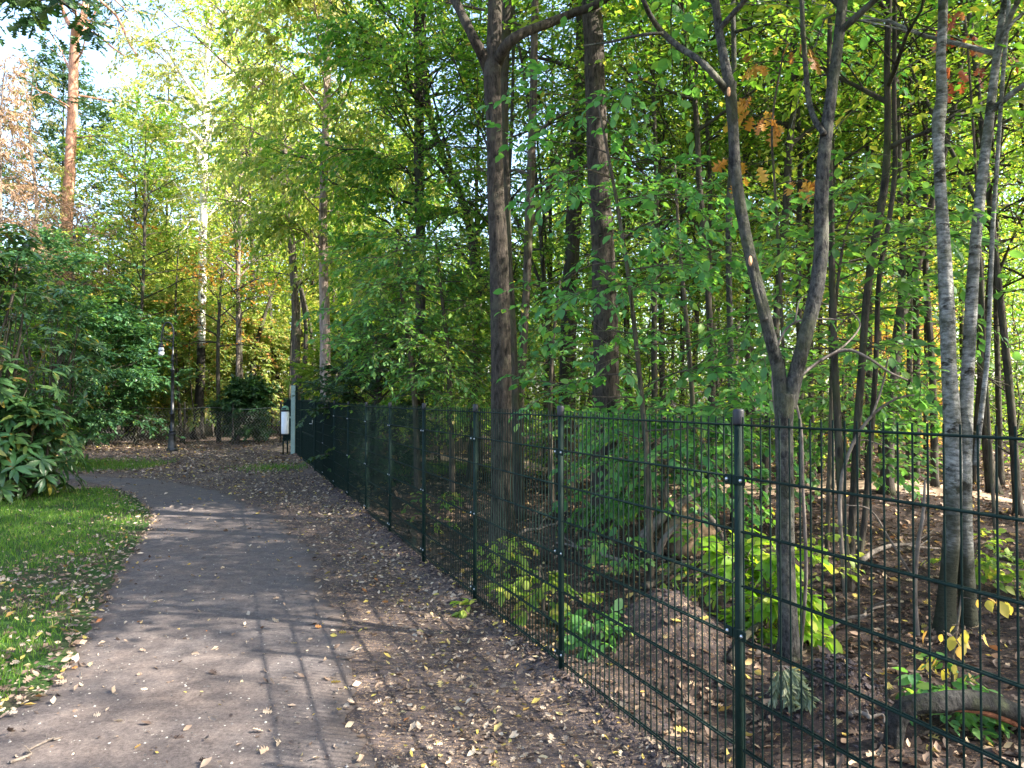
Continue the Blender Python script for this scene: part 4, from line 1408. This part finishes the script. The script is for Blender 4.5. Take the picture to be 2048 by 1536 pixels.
# rhododendrons by the path: whorls of long glossy leaves on bare stems
def rhododendron(label, px, D, hgt, spread, n, seed, name='rhododendron', size=.20, py=None):
    rng = np.random.default_rng(seed)
    x = at(px, 800, D)[0]
    base = np.array([x, D, float(H(x, D))])
    root = empty(name, base)
    tag(root, label, 'shrub')
    P, A, Nn, Sz = [], [], [], []
    b = MB()
    for i in range(n):
        ph = rng.random() * 6.283
        q = rng.random() ** .55
        zt = hgt * rng.random() ** .8
        prof = (.55 + .45 * math.sin(math.pi * min(1, zt / hgt * .9 + .18))) * spread
        e = np.array([math.cos(ph) * q * prof, math.sin(ph) * q * prof * .9, .12 + zt])
        s0 = np.array([math.cos(ph) * .12 * rng.random(), math.sin(ph) * .12, .0])
        mid = np.array([e[0] * .45 + rng.normal(0, .12), e[1] * .45 + rng.normal(0, .12), e[2] * .62])
        if i % 3 == 0:
            b.tube(spline([s0, mid, e], 9), np.linspace(.018 + .010 * rng.random(), .005, 9), 5, False)
        d = unit(e - mid + np.array([0, 0, .25]))
        m = rng.integers(8, 12)
        t1 = unit(np.cross(d, [0.3, 1, .2]))
        t2 = np.cross(d, t1)
        for j in range(m):
            a = 6.283 * j / m + rng.normal(0, .12)
            ax = (t1 * math.cos(a) + t2 * math.sin(a)) + d * rng.normal(.22, .2) - np.array([0, 0, .28])
            P.append(e + d * rng.normal(0, .02)); A.append(ax); Nn.append(d + rng.normal(0, .15, 3)); Sz.append(size * rng.uniform(.65, 1.15))
    for k in range(5):
        ph = k * 1.3 + rng.random()
        e = np.array([math.cos(ph) * spread * .5, math.sin(ph) * spread * .4, hgt * .8])
        b.tube(spline([(math.cos(ph) * .1, math.sin(ph) * .1, -.1), e * .4 + rng.normal(0, .12, 3), e], 14), np.linspace(.045, .012, 14), 7, False)
    b.build('stems', M['bark'], root)
    link('foliage', leaves_mesh('foliage', 'lance', np.array(P), np.array(A), np.array(Nn), np.array(Sz)), M['rhodo'], root)
    return root


rhododendron('tall glossy rhododendron reaching in from the left edge over the lawn', -40, 12.4, 4.3, 1.3, 230, 61, size=.29)
rhododendron('low dark rhododendron spilling onto the lawn corner', 30, 12.4, 1.5, 1.05, 170, 62, size=.28)
rhododendron('thin open rhododendron with bare stems left of the path bend', 120, 14.0, 3.4, 1.0, 110, 63, size=.18) if False else None
rhododendron('open rhododendron with visible bare branching stems behind the low one', 92, 17.6, 4.0, 1.5, 170, 64, size=.25)

# ------------------------------------------------ broad leaved saplings behind the fence
def sapling(label, trace, leaf, n, L, seed, h0=.15, h1=1, size=.085, k=8, elev=.08, name='beech_sapling', kind='ovate', bark='bark', shape='even', subs=5, twigs=3, az=None, cat='sapling', lv=None, tw=.3, rise=-.12, top=None):
    st = standing(trace, .05, seed, top=top)
    return tree(name, label, cat, [st], M[bark], leaf, [dict(limb_n=n, limb_len=L, elev=elev, rise=rise, subs=subs, sub_len=L * .45, twigs=twigs, twig_len=tw, r0=.009, h0=h0, h1=h1, shape=shape, tubes=None) if False else
                dict(limb_n=n, limb_len=L, elev=elev, rise=rise, subs=subs, sub_len=L * .45, twigs=twigs, twig_len=tw, r0=.009, h0=h0, h1=h1, shape=shape, az=az, tw_tube=True)], seed=seed, size=size, k=k, leafkind=kind, sides=8, flare=.1, lv=lv or dict(splay=.85, droop=.25, nj=.35))


sapling('sapling with flat sprays of big oval leaves before the stoutest trunk', [(1300, 1165, 14), (1296, 950, 12), (1280, 760, 10), (1255, 540, 8), (1222, 340, 6), (1195, 200, 4)], 'shade', 26, .95, 70, h0=.25, size=.078, k=8)
sapling('leafy sapling rising left of the nearest fence post', [(1392, 1062, 13), (1390, 900, 11), (1378, 700, 9), (1360, 500, 7), (1350, 330, 4)], 'shade', 18, .9, 71, h0=.22, size=.078, k=8)
sapling('bushy green sapling showing through the fence left of the nearest post', [(1330, 1090, 10), (1325, 980, 8), (1335, 880, 7), (1345, 800, 4)], 'shade', 30, .85, 72, h0=.3, size=.085, k=8)
sapling('sapling with a flat leaf spray between forked trunk and silvery twins', [(1655, 1150, 10), (1660, 900, 8), (1668, 650, 7), (1690, 470, 5), (1720, 400, 3)], 'shade', 22, 1.0, 73, h0=.58, elev=.15, size=.078)
sapling('sapling with drooping green leaves at the foot of the forked trunk', [(1690, 1070, 9), (1690, 900, 7), (1685, 800, 5), (1690, 700, 3)], 'shade', 38, .95, 74, h0=.38, size=.082)
sapling('light green sapling right of the forking maple trunk', [(1105, 1010, 10), (1100, 850, 9), (1105, 700, 7), (1120, 560, 4)], 'shade', 20, .9, 75, h0=.2, size=.075)
sapling('low bright green sapling with sunlight painted into its leaf colour at the foot of the forked trunk', [(1530, 1275, 9), (1532, 1200, 7), (1525, 1130, 5), (1522, 1090, 3)], 'sun_painted', 17, .23, 76, h0=.05, size=.085, twigs=3, subs=3, tw=.14)
sapling('small fern green plant between second and third fence posts', [(1085, 1235, 7), (1088, 1190, 6), (1085, 1150, 4), (1080, 1130, 3)], 'lime', 11, .4, 77, h0=.05, size=.085, subs=2, twigs=2, tw=.12)
sapling('thin drooping sprig with a few yellow leaves before the silvery twins', [(1900, 1420, 6), (1905, 1330, 5), (1915, 1250, 4), (1925, 1180, 3)], 'yellow', 6, .10, 78, h0=.2, size=.062, subs=2, twigs=2, tw=.05, k=1, lv=dict(droop=1.2, nj=.8, flat=.2))
sapling('hornbeam with flat dark green sprays left of the maple trunk', [(905, 985, 13), (902, 850, 11), (895, 700, 9), (880, 560, 6), (870, 470, 4)], 'green', 30, 1.2, 79, h0=.36, kind='simple', size=.08, subs=6, twigs=5, tw=.35)
sapling('wide hornbeam sapling over the middle of the mesh fence', [(835, 985, 14), (832, 850, 12), (822, 720, 10), (805, 600, 7), (790, 480, 4)], 'shade', 30, 1.1, 80, h0=.42, kind='simple', size=.085, subs=6, twigs=5, tw=.35)
sapling('sapling with orange oak leaves hanging between the arms of the forked trunk', [(1585, 1160, 8), (1570, 800, 7), (1560, 560, 6), (1550, 380, 5), (1545, 240, 4), (1575, 60, 3)], 'rust', 6, .30, 81, h0=.70, size=.125, kind='oak', k=2, subs=2, twigs=2, tw=.15, lv=dict(droop=1.0, nj=.7), name='oak_sapling')
sapling('twig with withered red leaves hanging at the top beside the silvery twins', [(1990, 1130, 7), (1975, 800, 6), (1955, 400, 5), (1938, 130, 4), (1930, 30, 3)], 'red', 5, .22, 84, h0=.88, size=.12, kind='oak', k=2, subs=2, twigs=2, tw=.12, lv=dict(droop=1.2, nj=.8), name='oak_sapling')
sapling('bush with pink and gold leaves far behind the dark forking trunk', [(1780, 900, 8), (1782, 800, 7), (1775, 700, 5), (1770, 560, 3)], 'pink', 26, 1.6, 82, h0=.1, kind='simple', size=.11, subs=6, twigs=5, name='maple_bush', cat='shrub')

# ================================================================== THE WOOD BEHIND: prototypes, then copies
def proto(seed, top, leaf, limb_n, L, h0, size, k, w, bark, lean=.0, subs=6, twigs=5, elev=.3, shape='round', fork=False):
    rr = np.random.default_rng(seed)
    n = 8
    hh = np.linspace(0, 1, n)
    wx = np.cumsum(rr.normal(0, .10, n)) * hh + lean * top * hh ** 1.5
    wy = np.cumsum(rr.normal(0, .10, n)) * hh
    st = np.stack([wx, wy, -.08 + top * hh, w * (1 - .85 * hh)], -1)
    stems = [st]
    if fork:
        a = spline(st, 30)[9]
        d = np.array([rr.choice([-1, 1]) * .35, rr.normal(0, .2), 1.])
        stems.append(np.array([[*(a[:3] + d * h * top * .6 + np.array([0, 0, 0.])), a[3] * .75 * (1 - .8 * h)] for h in np.linspace(0, 1, 6)]))
    cr = [dict(limb_n=limb_n, limb_len=L, elev=elev, rise=-.05, subs=subs, sub_len=L * .5, twigs=twigs, twig_len=.45, r0=.03, h0=h0, h1=1, shape=shape)]
    if top > 8:                                 # dead twiggy side branches low on the stem
        cr.append(dict(limb_n=13, limb_len=1.1, elev=.35, rise=.1, subs=4, sub_len=.55, twigs=2, twig_len=.2, r0=.012, h0=.06, h1=.42, shape='even', wob=.16, leaf='none', tw_tube=True))
    if fork:
        cr.append(dict(cr[0], stem=1, limb_n=limb_n // 2, h0=.4))
    return tree('wood_tree', 'x', 'tree', stems, M[bark], leaf, cr, seed=seed, sides=10, size=size, k=k, base=np.zeros(3))


PR = {
    'a': proto(101, 13, 'green', 28, 2.2, .28, .075, 12, .060, 'bark_dark', twigs=6),
    'b': proto(102, 12, 'green', 28, 2.0, .32, .075, 12, .055, 'bark_dark', twigs=6, lean=.08, fork=True),
    'c': proto(103, 14, 'green', 32, 2.4, .22, .078, 12, .070, 'bark_dark', twigs=6, lean=-.06),
    'd': proto(104, 11, 'gold', 26, 2.2, .22, .08, 11, .055, 'bark_dark', fork=True),
    'e': proto(105, 4.6, 'lime', 28, 1.5, .12, .072, 10, .022, 'bark', elev=.25, subs=5),
    'f': proto(106, 3.6, 'green', 26, 1.5, .10, .072, 10, .022, 'bark_dark', elev=.2, subs=5),
    'g': proto(107, 15, 'green', 34, 3.2, .30, .085, 13, .14, 'bark', subs=7, twigs=6),
}
FILL = [
    # px, depth, prototype, scale, turn, label
    (1330, 13.5, 'a', 1.0, .3, 'slender dark trunk far behind the sprays of big oval leaves'),
    (1385, 17.0, 'c', 1.0, 1.9, 'distant trunk between the oval leaved saplings and nearest post'),
    (1445, 14.5, 'b', 1.0, 2.4, 'distant forked stem beside the nearest fence post'),
    (1505, 19.0, 'c', 1.05, 4.1, 'far slim trunk left of the forked grey trunk'),
    (1602, 12.0, 'a', .95, 5.0, 'slim dark trunk just right of the forked grey trunk foot'),
    (1640, 16.0, 'b', 1.1, .9, 'far forked stem behind the right arm of the forked grey trunk'),
    (1735, 13.0, 'a', 1.0, 2.2, 'slim dark trunk behind the three stem cluster'),
    (1830, 15.0, 'c', 1.0, 3.3, 'far dark trunk left of the silvery twins'),
    (1868, 11.5, 'b', 1.0, 1.2, 'forked slim tree close to the left of the silvery twins'),
    (2035, 10.0, 'b', 1.0, 2.9, 'leaning dark tree at the right edge behind the silvery twins'),
    (2100, 13.0, 'c', 1.0, 5.4, 'dark trunk just past the right edge'),
    (1925, 18.0, 'a', 1.05, 4.4, 'green leaved tree far behind the silvery twins'),
    (1760, 21.0, 'd', 1.2, .6, 'golden tree far behind the dark forking trunk'),
    (1840, 24.0, 'd', 1.25, 2.8, 'large golden tree deep in the wood left of the silvery twins'),
    (1690, 25.0, 'd', 1.2, 5.6, 'yellow tree deep in the wood behind the three stem cluster'),
    (1560, 23.0, 'c', 1.1, .2, 'green tree deep behind the forked grey trunk'),
    (1460, 24.0, 'a', 1.2, 1.4, 'green tree deep behind the nearest post'),
    (1340, 22.0, 'c', .85, 2.0, 'slender green tree deep behind the stoutest trunk'),
    (1250, 17.0, 'a', 1.0, 3.7, 'slim trunk close right of the stoutest trunk'),
    (1090, 18.0, 'b', 1.1, 4.9, 'forked green tree deep between maple and stoutest trunk'),
    (960, 16.5, 'a', 1.0, 1.1, 'slim trunk deep left of the maple trunk'),
    (1020, 25.0, 'f', 1.7, .4, 'leafy green sapling deepest behind the maple trunk'),
    (900, 23.0, 'e', 1.5, 3.0, 'lime sapling deep left of the maple behind the bent stem'),
    (1170, 26.0, 'e', 1.8, 5.2, 'tall lime sapling deepest behind the stoutest trunk'),
    (2060, 17.0, 'f', 1.2, 1.6, 'low green sapling at the far right behind the twins'),
    (1975, 25.0, 'c', 1.1, .1, 'green tree deepest at the right edge'),
    (1275, 13.0, 'f', 1.0, .5, 'low green sapling clump behind the oval leaved saplings'),
    (1180, 15.0, 'f', 1.0, 2.5, 'low green sapling at the foot of the stoutest trunk'),
    (1060, 15.5, 'e', .9, 4.0, 'low lime sapling right of the maple trunk foot'),
    (985, 19.0, 'e', 1.1, 1.0, 'low lime sapling deep left of the maple trunk foot'),
    (1480, 15.0, 'e', 1.0, 5.0, 'lime sapling deep behind the nearest post'),
    (1610, 18.0, 'e', 1.2, 3.1, 'lime sapling deep behind the forked grey trunk'),
    (1385, 19.0, 'e', 1.2, .8, 'lime sapling deep in the wood left of the nearest post'),
    (1720, 16.5, 'e', 1.0, 2.2, 'lime sapling behind the three stem cluster'),
    (1890, 21.0, 'e', 1.3, 4.2, 'lime sapling deep behind the silvery twins'),
    (2030, 15.0, 'f', 1.1, 1.7, 'green sapling at the right edge behind the fence'),
    (880, 18.5, 'f', 1.1, 3.6, 'green sapling behind the hornbeam sprays'),
    (1120, 12.5, 'b', .9, 3.3, 'thin stem between the two oak trunks'),
    (1305, 11.0, 'a', .85, 4.2, 'thin stem just right of the stoutest trunk behind the leaf sprays'),
    (1360, 15.5, 'a', .95, 2.8, 'thin straight stem behind the leafy saplings'),
    (1500, 13.0, 'a', .9, 1.0, 'thin dark stem close left of the forked grey trunk'),
    (1580, 16.5, 'b', .95, 5.9, 'thin forked stem behind the crotch of the forked grey trunk'),
    (1660, 11.5, 'a', .85, 3.9, 'thin stem between forked grey trunk and three stem cluster'),
    (1705, 18.5, 'a', 1.0, .4, 'thin far stem behind the three stem cluster'),
    (1850, 19.0, 'a', 1.0, 2.0, 'thin far stem just left of the silvery twins'),
    (2000, 13.5, 'a', .9, 5.2, 'thin stem right of the silvery twins'),
    (1015, 13.0, 'a', .9, 2.6, 'thin stem just right of the maple trunk foot'),
    (1265, 15.0, 'b', .9, 1.8, 'thin forked stem behind the sprays right of the stoutest trunk'),
    (1425, 11.5, 'a', .85, 5.5, 'thin stem close behind the leafy sapling by the nearest post'),
    (1545, 20.0, 'b', 1.0, 3.6, 'far thin forked stem left of the forked grey trunk crotch'),
    (1625, 14.0, 'a', .9, .9, 'thin stem close to the right arm of the forked grey trunk'),
    (1790, 17.5, 'b', .95, 4.7, 'thin forked stem far behind the dark forking trunk'),
    (1815, 12.0, 'a', .85, 2.4, 'thin stem right of the dark forking trunk'),
    (1945, 14.0, 'b', .9, 5.8, 'thin forked stem between the silvery twin trunks'),
]
GRP = 'slender trees in the wood behind the fence'
used = set()
for px, D, pk, s, rz, lab in FILL:
    x = at(px, 800, D)[0]
    src = PR[pk]
    o = src if pk not in used else copy_tree(src)
    used.add(pk)
    o.location = (x, D, float(H(x, D)))
    o.rotation_euler = (0, 0, rz)
    o.scale = (s, s, s)
    tag(o, lab, 'sapling' if pk in 'ef' else 'tree', 'saplings in the wood behind the fence' if pk in 'ef' else GRP)
    if pk in 'ef':
        o.name = 'wood_sapling'
# unseen trees added right of the view, placed to shade the fence and path
OFF = [(7.5, 4.3, 'c', 1.0, 2.0), (6.2, -2.2, 'b', 1.05, 3.1), (9.5, -1.7, 'g', .9, 1.2), (8.6, 5.2, 'a', 1.0, 5.1), (11.0, 4.6, 'c', 1.0, .7),
       (10.8, -2.6, 'a', 1.1, 2.7), (13.2, 3.2, 'g', .95, 4.0), (12.8, 6.6, 'b', 1.1, .2), (14.5, -2.4, 'g', .9, 5.5), (12.0, 9.6, 'c', 1.0, 3.8), (15.6, 4.6, 'g', .95, 2.2), (8.0, -4.0, 'c', 1.0, 1.9)]
for x, y, pk, s, rz in OFF:
    o = PR[pk] if pk not in used else copy_tree(PR[pk])
    used.add(pk)
    o.location = (x, y, float(H(x, y)))
    o.rotation_euler = (0, 0, rz)
    o.scale = (s, s, s)
    tag(o, 'tree added out of view to the right to shade the path', 'tree', 'shade trees added out of view')

# ================================================================== FAR WOODLAND (one mass)
rng = np.random.default_rng(77)


def far_wood(name, label, n, az0, az1, d0, d1, top, leafmat, size, seed):
    rng = np.random.default_rng(seed)
    px = rng.uniform(az0, az1, n)
    D = rng.uniform(d0, d1, n)
    X = (px - 1024) / F * D
    tp = top(px) * (.8 + .3 * np.sin(px * .021) * np.sin(px * .0083 + 1))
    Zs = tp * rng.random(n) ** .85
    cl = np.sin(X * .9 + Zs * .7) * np.sin(D * .8 - Zs * .9 + 1) + .6 * np.sin(X * 2.1 - Zs * 1.7)
    keep = rng.random(n) < sst(-1.1, .5, cl)
    P = np.stack([X, D, Zs + H(X, D)], -1)[keep]
    m = len(P)
    A = rng.normal(0, 1, (m, 3)); A[:, 2] -= .5
    Nn = rng.normal(0, .7, (m, 3)) + np.array([0, 0, .8])
    me = leaves_mesh(name, 'simple', P, A, Nn, size * rng.uniform(.6, 1.3, m))
    return tag(link(name, me, leafmat), label, None, None, 'stuff')


far_wood('far_foliage', 'distant green foliage closing the view on the left', 320000, -350, 720, 38, 50, lambda p: np.interp(p, [-350, 60, 150, 230, 290, 420, 700], [9, 9, 11, 11, 14, 18.5, 18.5]), M['limepale'], .22, 78)
far_wood('far_foliage', 'distant yellow green foliage closing the view on the right', 330000, 650, 2500, 30, 48, lambda p: np.interp(p, [650, 860, 890, 1000, 1060, 1120, 1200], [13, 12, 8.5, 8.5, 12, 14, 20]), M['green'], .22, 79)
far_wood('far_foliage', 'distant golden sunlit foliage behind the dark forking trunk', 40000, 1680, 1900, 27, 31, lambda p: 6.3 + 0 * p, M['yellow'], .14, 80)
far_wood('far_foliage', 'distant green foliage of the wood beyond the right edge of the view', 150000, 2500, 4800, 20, 34, lambda p: 10 + 0 * p, M['green'], .24, 81)
far_wood('far_foliage', 'distant green foliage beyond the left edge of the view', 120000, -2600, -350, 22, 36, lambda p: 10 + 0 * p, M['green'], .24, 82)
b = MB()
for i in range(34):
    px, D = rng.uniform(150, 720), rng.uniform(27.5, 36)
    x = (px - 1024) / F * D
    z = float(H(x, D))
    t = rng.uniform(4, 9)
    b.tube(spline([(x, D, z - .2), (x + rng.normal(0, .25), D, z + t * .5), (x + rng.normal(0, .6), D, z + t)], 8), np.linspace(rng.uniform(.03, .08), .01, 8), 6, False)
for i in range(125):
    px, D = rng.uniform(-200, 3400), rng.uniform(27, 46)
    x = (px - 1024) / F * D
    z = float(H(x, D))
    t = rng.uniform(8, 15) if px > 700 else rng.uniform(5, 8)
    b.tube(spline([(x, D, z - .2), (x + rng.normal(0, .3), D, z + t * .5), (x + rng.normal(0, .6), D, z + t)], 8), np.linspace(rng.uniform(.08, .2), .03, 8), 6, False)
tag(b.build('far_trunks', M['bark_dark']), 'crowded distant trunks deep in the wood', None, None, 'stuff')

# ================================================================== THINGS LYING AND GROWING ON THE WOOD FLOOR
def tube_thing(name, label, cat, nodes, mat, part='wood', sides=12, bump=.08, seed=1, group=None):
    base = np.array([*nodes[0][:2], float(H(nodes[0][0], nodes[0][1]))])
    root = empty(name, base)
    tag(root, label, cat, group)
    P = spline(to_local(nodes, base), max(16, len(nodes) * 7))
    b = MB()
    b.tube(P[:, :3], np.abs(P[:, 3]) + .001, sides, True, bump, seed)
    b.build(part, mat, root)
    return root, base


# arching fallen log
D0 = float(ground_at(1790, 1494)[1])
lg_ = px_nodes([(1786, 1500, 38), (1788, 1462, 40), (1796, 1428, 42), (1822, 1404, 44), (1870, 1398, 46), (1930, 1402, 48), (1995, 1418, 50), (2070, 1450, 52), (2160, 1502, 54), (2260, 1560, 52)], D0)
lg_[:, 3] *= .82
lg_[:, 2] -= .015
lg_[5:, 1] += np.array([.05, .12, .2, .3, .4])
root, base = tube_thing('fallen_log', 'grey mossy fallen log arching over the soil in the lower right corner', 'log', lg_, M['bark_log'], 'bark', 24, .16, 4)
wd_ = lg_[4:9].copy()
wd_[:, 2] -= wd_[:, 3] * .75
wd_[:, 1] -= .012
wd_[:, 3] *= .55
b = MB()
P = spline(to_local(wd_, base), 30)
b.tube(P[:, :3], P[:, 3] * np.sin(np.linspace(.25, math.pi - .2, 30)), 10, True, .25, 2)
b.build('rotten_wood', bark_mat('rotten_wood', (.10, .035, .02), (.36, .15, .08), (.20, .09, .05), vs=(10, 10, 30)), root)

# upturned root plate
g = ground_at(1372, 1112)
rt = empty('tree_stump', g)
tag(rt, 'upturned root plate of a stump with sandy soil behind the fence', 'stump')
rng = np.random.default_rng(9)
th, ph = np.meshgrid(np.linspace(0, 2 * math.pi, 28), np.linspace(0, math.pi, 16), indexing='ij')
rr = 1 + .16 * np.sin(3 * th + 1) * np.sin(ph) + .12 * np.sin(5 * ph + th * 2) + .06 * np.sin(9 * th) * np.sin(ph)
G = np.stack([.25 * rr * np.cos(th) * np.sin(ph), .16 * rr * np.sin(th) * np.sin(ph), .24 + .27 * rr * np.cos(ph)], -1)
b = MB(); b.sheet(G)
b.build('soil_plate', flat_mat('sandy_soil', (.20, .135, .085), .95, .1, .5, 14), rt)
for k, pts in enumerate([[(-.42, -.02, .18), (-.30, -.05, .34), (-.12, -.06, .50), (.10, 0, .62), (.30, .1, .70)], [(-.30, -.1, .0), (-.24, -.14, .2), (-.05, -.15, .38), (.1, -.1, .45)],
                         [(.05, -.12, .5), (.2, -.16, .40), (.32, -.18, .2), (.36, -.2, -.02)], [(-.1, -.1, .45), (-.22, -.12, .62), (-.2, -.1, .78)]]):
    b = MB()
    P = spline(pts, 18)
    b.tube(P, np.linspace(.055, .02, 18) * (1.2 if k == 0 else .7), 9, True, .15, k)
    b.build('root', M['dead'], rt)

# pine twig lying at the foot of the forked trunk
g = ground_at(1585, 1412)
pt = empty('pine_twig', g)
tag(pt, 'broken grey green pine twig lying in front of the forked grey trunk', 'twig')
b = MB(); P_, A_ = [], []
for k in range(9):
    e = np.array([rng.normal(.02, .07), rng.normal(-.05, .05), .02 + rng.random() * .05])
    c_ = spline([(-.06, .06, .17), (-.02 + e[0] * .4, .03, .17), e], 12)
    b.tube(c_, np.linspace(.004, .0015, 12), 4, False)
    for q in c_[3:]:
        for _ in range(7):
            P_.append(q); A_.append(unit(c_[-1] - c_[0]) + rng.normal(0, .45, 3) - np.array([0, 0, .35]))
b.build('stem', M['dead'], pt)
n = len(P_)
link('needles', leaves_mesh('needles', 'narrow', np.array(P_), np.array(A_), rng.normal(0, 1, (n, 3)), rng.uniform(.04, .075, n)), leaf_mat('pine_needle', [(0, (.10, .13, .07)), (.6, (.19, .22, .13)), (1, (.26, .26, .17))], .2), pt)


def stick(label, a, c, lift, w, seed, mat='dead', name='fallen_branch'):
    """a dead branch lying between two ground points"""
    rng = np.random.default_rng(seed)
    A, B = ground_at(*a), ground_at(*c)
    pts = []
    for f in np.linspace(0, 1, 7):
        q = A + (B - A) * f
        q[:2] += rng.normal(0, .02, 2) * (0 < f < 1)
        pts.append((q[0], q[1], float(H(q[0], q[1])) + w / 2 + lift * math.sin(math.pi * f) + abs(rng.normal(0, .01)), w / 2 * (1 - .6 * f)))
    root, base = tube_thing(name, label, 'branch', np.array(pts), M[mat], 'wood', 8, .12, seed)
    b = MB()
    P = to_local(np.array(pts), base)
    for k in (2, 4):
        p = P[k, :3]
        d = unit(P[k + 1, :3] - p + rng.normal(0, .12, 3) * np.array([1, 1, .4]) + np.array([0, 0, .06]))
        e = p + d * float(np.linalg.norm(B - A)) * .28
        b = MB()
        b.tube(spline([p, (p + e) / 2 + rng.normal(0, .02, 3), e], 9), np.linspace(w * .25, w * .08, 9), 6)
        b.build('twig', M[mat], root)


stick('long pale dead branch lying behind the second fence post', (1250, 1130), (1110, 1090), .02, .05, 1)
stick('curved grey branch lying at the foot of the forking maple trunk', (1040, 1075), (1160, 1050), .06, .04, 2)
stick('dark branch propped up behind the third fence post', (1140, 960), (1260, 935), .25, .06, 3, 'bark_dark')
stick('dark rotting branch below the root plate', (1290, 1185), (1420, 1120), .05, .07, 4, 'bark_dark')
stick('thin pale stick lying right of the forked grey trunk', (1655, 1265), (1780, 1215), .02, .03, 5)
stick('short grey stick on the dug soil mound', (1700, 1446), (1770, 1456), .01, .025, 6)
stick('long dead branch deep on the wood floor right of the three stem cluster', (1720, 1130), (1880, 1105), .04, .045, 7)
stick('dark branch across the wood floor at the right edge', (1960, 1130), (2090, 1150), .06, .06, 8, 'bark_dark')
stick('thin pale twig lying on the footpath in the lower left corner', (20, 1535), (125, 1478), .008, .012, 9)
stick('leaning broken branch under the forked grey trunk', (1460, 1330), (1600, 1190), .10, .045, 10, 'bark_dark')


# bare dead shoots arching in front of the forked trunk
def bare(label, traces, D, seed, mat='dead', w=1):
    nd = [px_nodes([(x, y, wd * w) for x, y, wd in t], D + .03 * i, .06, seed + i) for i, t in enumerate(traces)]
    nd[0][0, 2] = float(H(nd[0][0, 0], D)) - .03
    tree('bare_shoot', label, 'shoot', nd, M[mat], None, [], seed=seed, sides=6, bump=.05, flare=0)


bare('bare brown shoot arching to the right past the forked grey trunk', [[(1560, 1250, 8), (1555, 1050, 7), (1565, 860, 7), (1590, 770, 6), (1640, 722, 6), (1690, 700, 6), (1730, 712, 5), (1780, 745, 4), (1815, 760, 3)],
      [(1640, 722, 4), (1690, 690, 3), (1720, 650, 3), (1700, 620, 2)], [(1560, 900, 4), (1545, 760, 4), (1560, 680, 4), (1590, 645, 4), (1640, 638, 3), (1690, 640, 2)], [(1590, 645, 3), (1600, 600, 2), (1625, 585, 2)]], 5.1, 3)
bare('bare forked twig bush right of the forked grey trunk', [[(1690, 1110, 9), (1680, 1000, 8), (1700, 900, 7), (1745, 830, 6), (1800, 795, 4), (1850, 790, 2)], [(1745, 830, 5), (1765, 770, 4), (1775, 720, 3)], [(1705, 890, 4), (1730, 880, 3), (1790, 900, 2)]], 6.2, 5)
bare('thin dry upright stem between the forked trunk and silvery twins', [[(1835, 1262, 10), (1830, 1180, 9), (1836, 1090, 9), (1846, 1030, 7), (1850, 960, 4)], [(1832, 1165, 5), (1780, 1080, 4), (1740, 1020, 3), (1690, 1010, 2)]], 5.35, 7)
bare('thin pale dead twig hanging in front of the nearest hornbeam stem', [[(1600, 1290, 7), (1612, 1150, 7), (1606, 980, 6), (1600, 840, 5), (1570, 760, 4), (1545, 735, 3)]], 4.85, 9)

# seedlings
SEED = [(1230, 1165, .45, 'shade', 'pale green seedling behind the second fence post'), (1180, 1290, .22, 'shade', 'tiny green seedling in the ditch below the second fence post'),
        (1395, 1195, .5, 'green', 'green seedling below the root plate'), (1475, 1225, .45, 'lime', 'sunlit seedling right behind the nearest fence post'),
        (1945, 1160, .35, 'lime', 'small light green seedling right of the silvery twins'), (1000, 1150, .3, 'lime', 'slender seedling under the forking maple trunk'),
        (1880, 1450, .2, 'shade', 'small green weed beneath the arching log'),
        (1995, 1190, .3, 'green', 'low green weed at the right edge of the wood floor'), (870, 1060, .5, 'green', 'seedling behind the fourth fence post'), (1310, 1060, .6, 'shade', 'leafy seedling left of the root plate'),
        (1450, 1120, .7, 'green', 'knee high seedling behind the nearest fence post'), (1620, 1190, .55, 'lime', 'yellow green seedling hugging the right side of the forked trunk foot')]
for i, (px, py, hh, lf, lab) in enumerate(SEED):
    g = ground_at(px, py)
    rr = np.random.default_rng(300 + i)
    st = np.array([[g[0] + rr.normal(0, .05) * f, g[1] + rr.normal(0, .05) * f, g[2] - .02 + hh * f, .006 * (1.1 - f)] for f in np.linspace(0, 1, 5)])
    tree('seedling', lab, 'plant', [st], M['bark'], lf, [dict(limb_n=9, limb_len=hh * .5, elev=.35, rise=-.2, subs=2, sub_len=hh * .2, twigs=2, twig_len=.1, r0=.003, h0=.2, h1=1, shape='even')],
         seed=300 + i, size=.065, k=3, leafkind='ovate', sides=6, flare=0)

# oak bough reaching in at the top left from a tree out of view
st = np.array([[-10.5, 9.5, -.1, .2], [-10.3, 9.5, 3, .17], [-10.4, 9.4, 6, .14], [-10.2, 9.5, 10, .06]])
lb = px_nodes([(-620, -60, 30), (-400, -70, 26), (-180, -60, 20), (20, -40, 13), (110, -5, 8), (150, 22, 4)], 9.3, .2)
lb[0, :3] = (-10.35, 9.4, 6.2)
tree('oak_tree', 'oak out of view whose dark leafy bough hangs in at the top left', 'tree', [st, lb], M['bark_dark'], 'dark', [dict(limb_n=6, limb_len=.7, elev=.1, rise=-.2, subs=4, sub_len=.35, twigs=3, twig_len=.25, r0=.015, stem=1, h0=.82, h1=1, shape='even')], seed=90, leafkind='oak', size=.15, k=5)
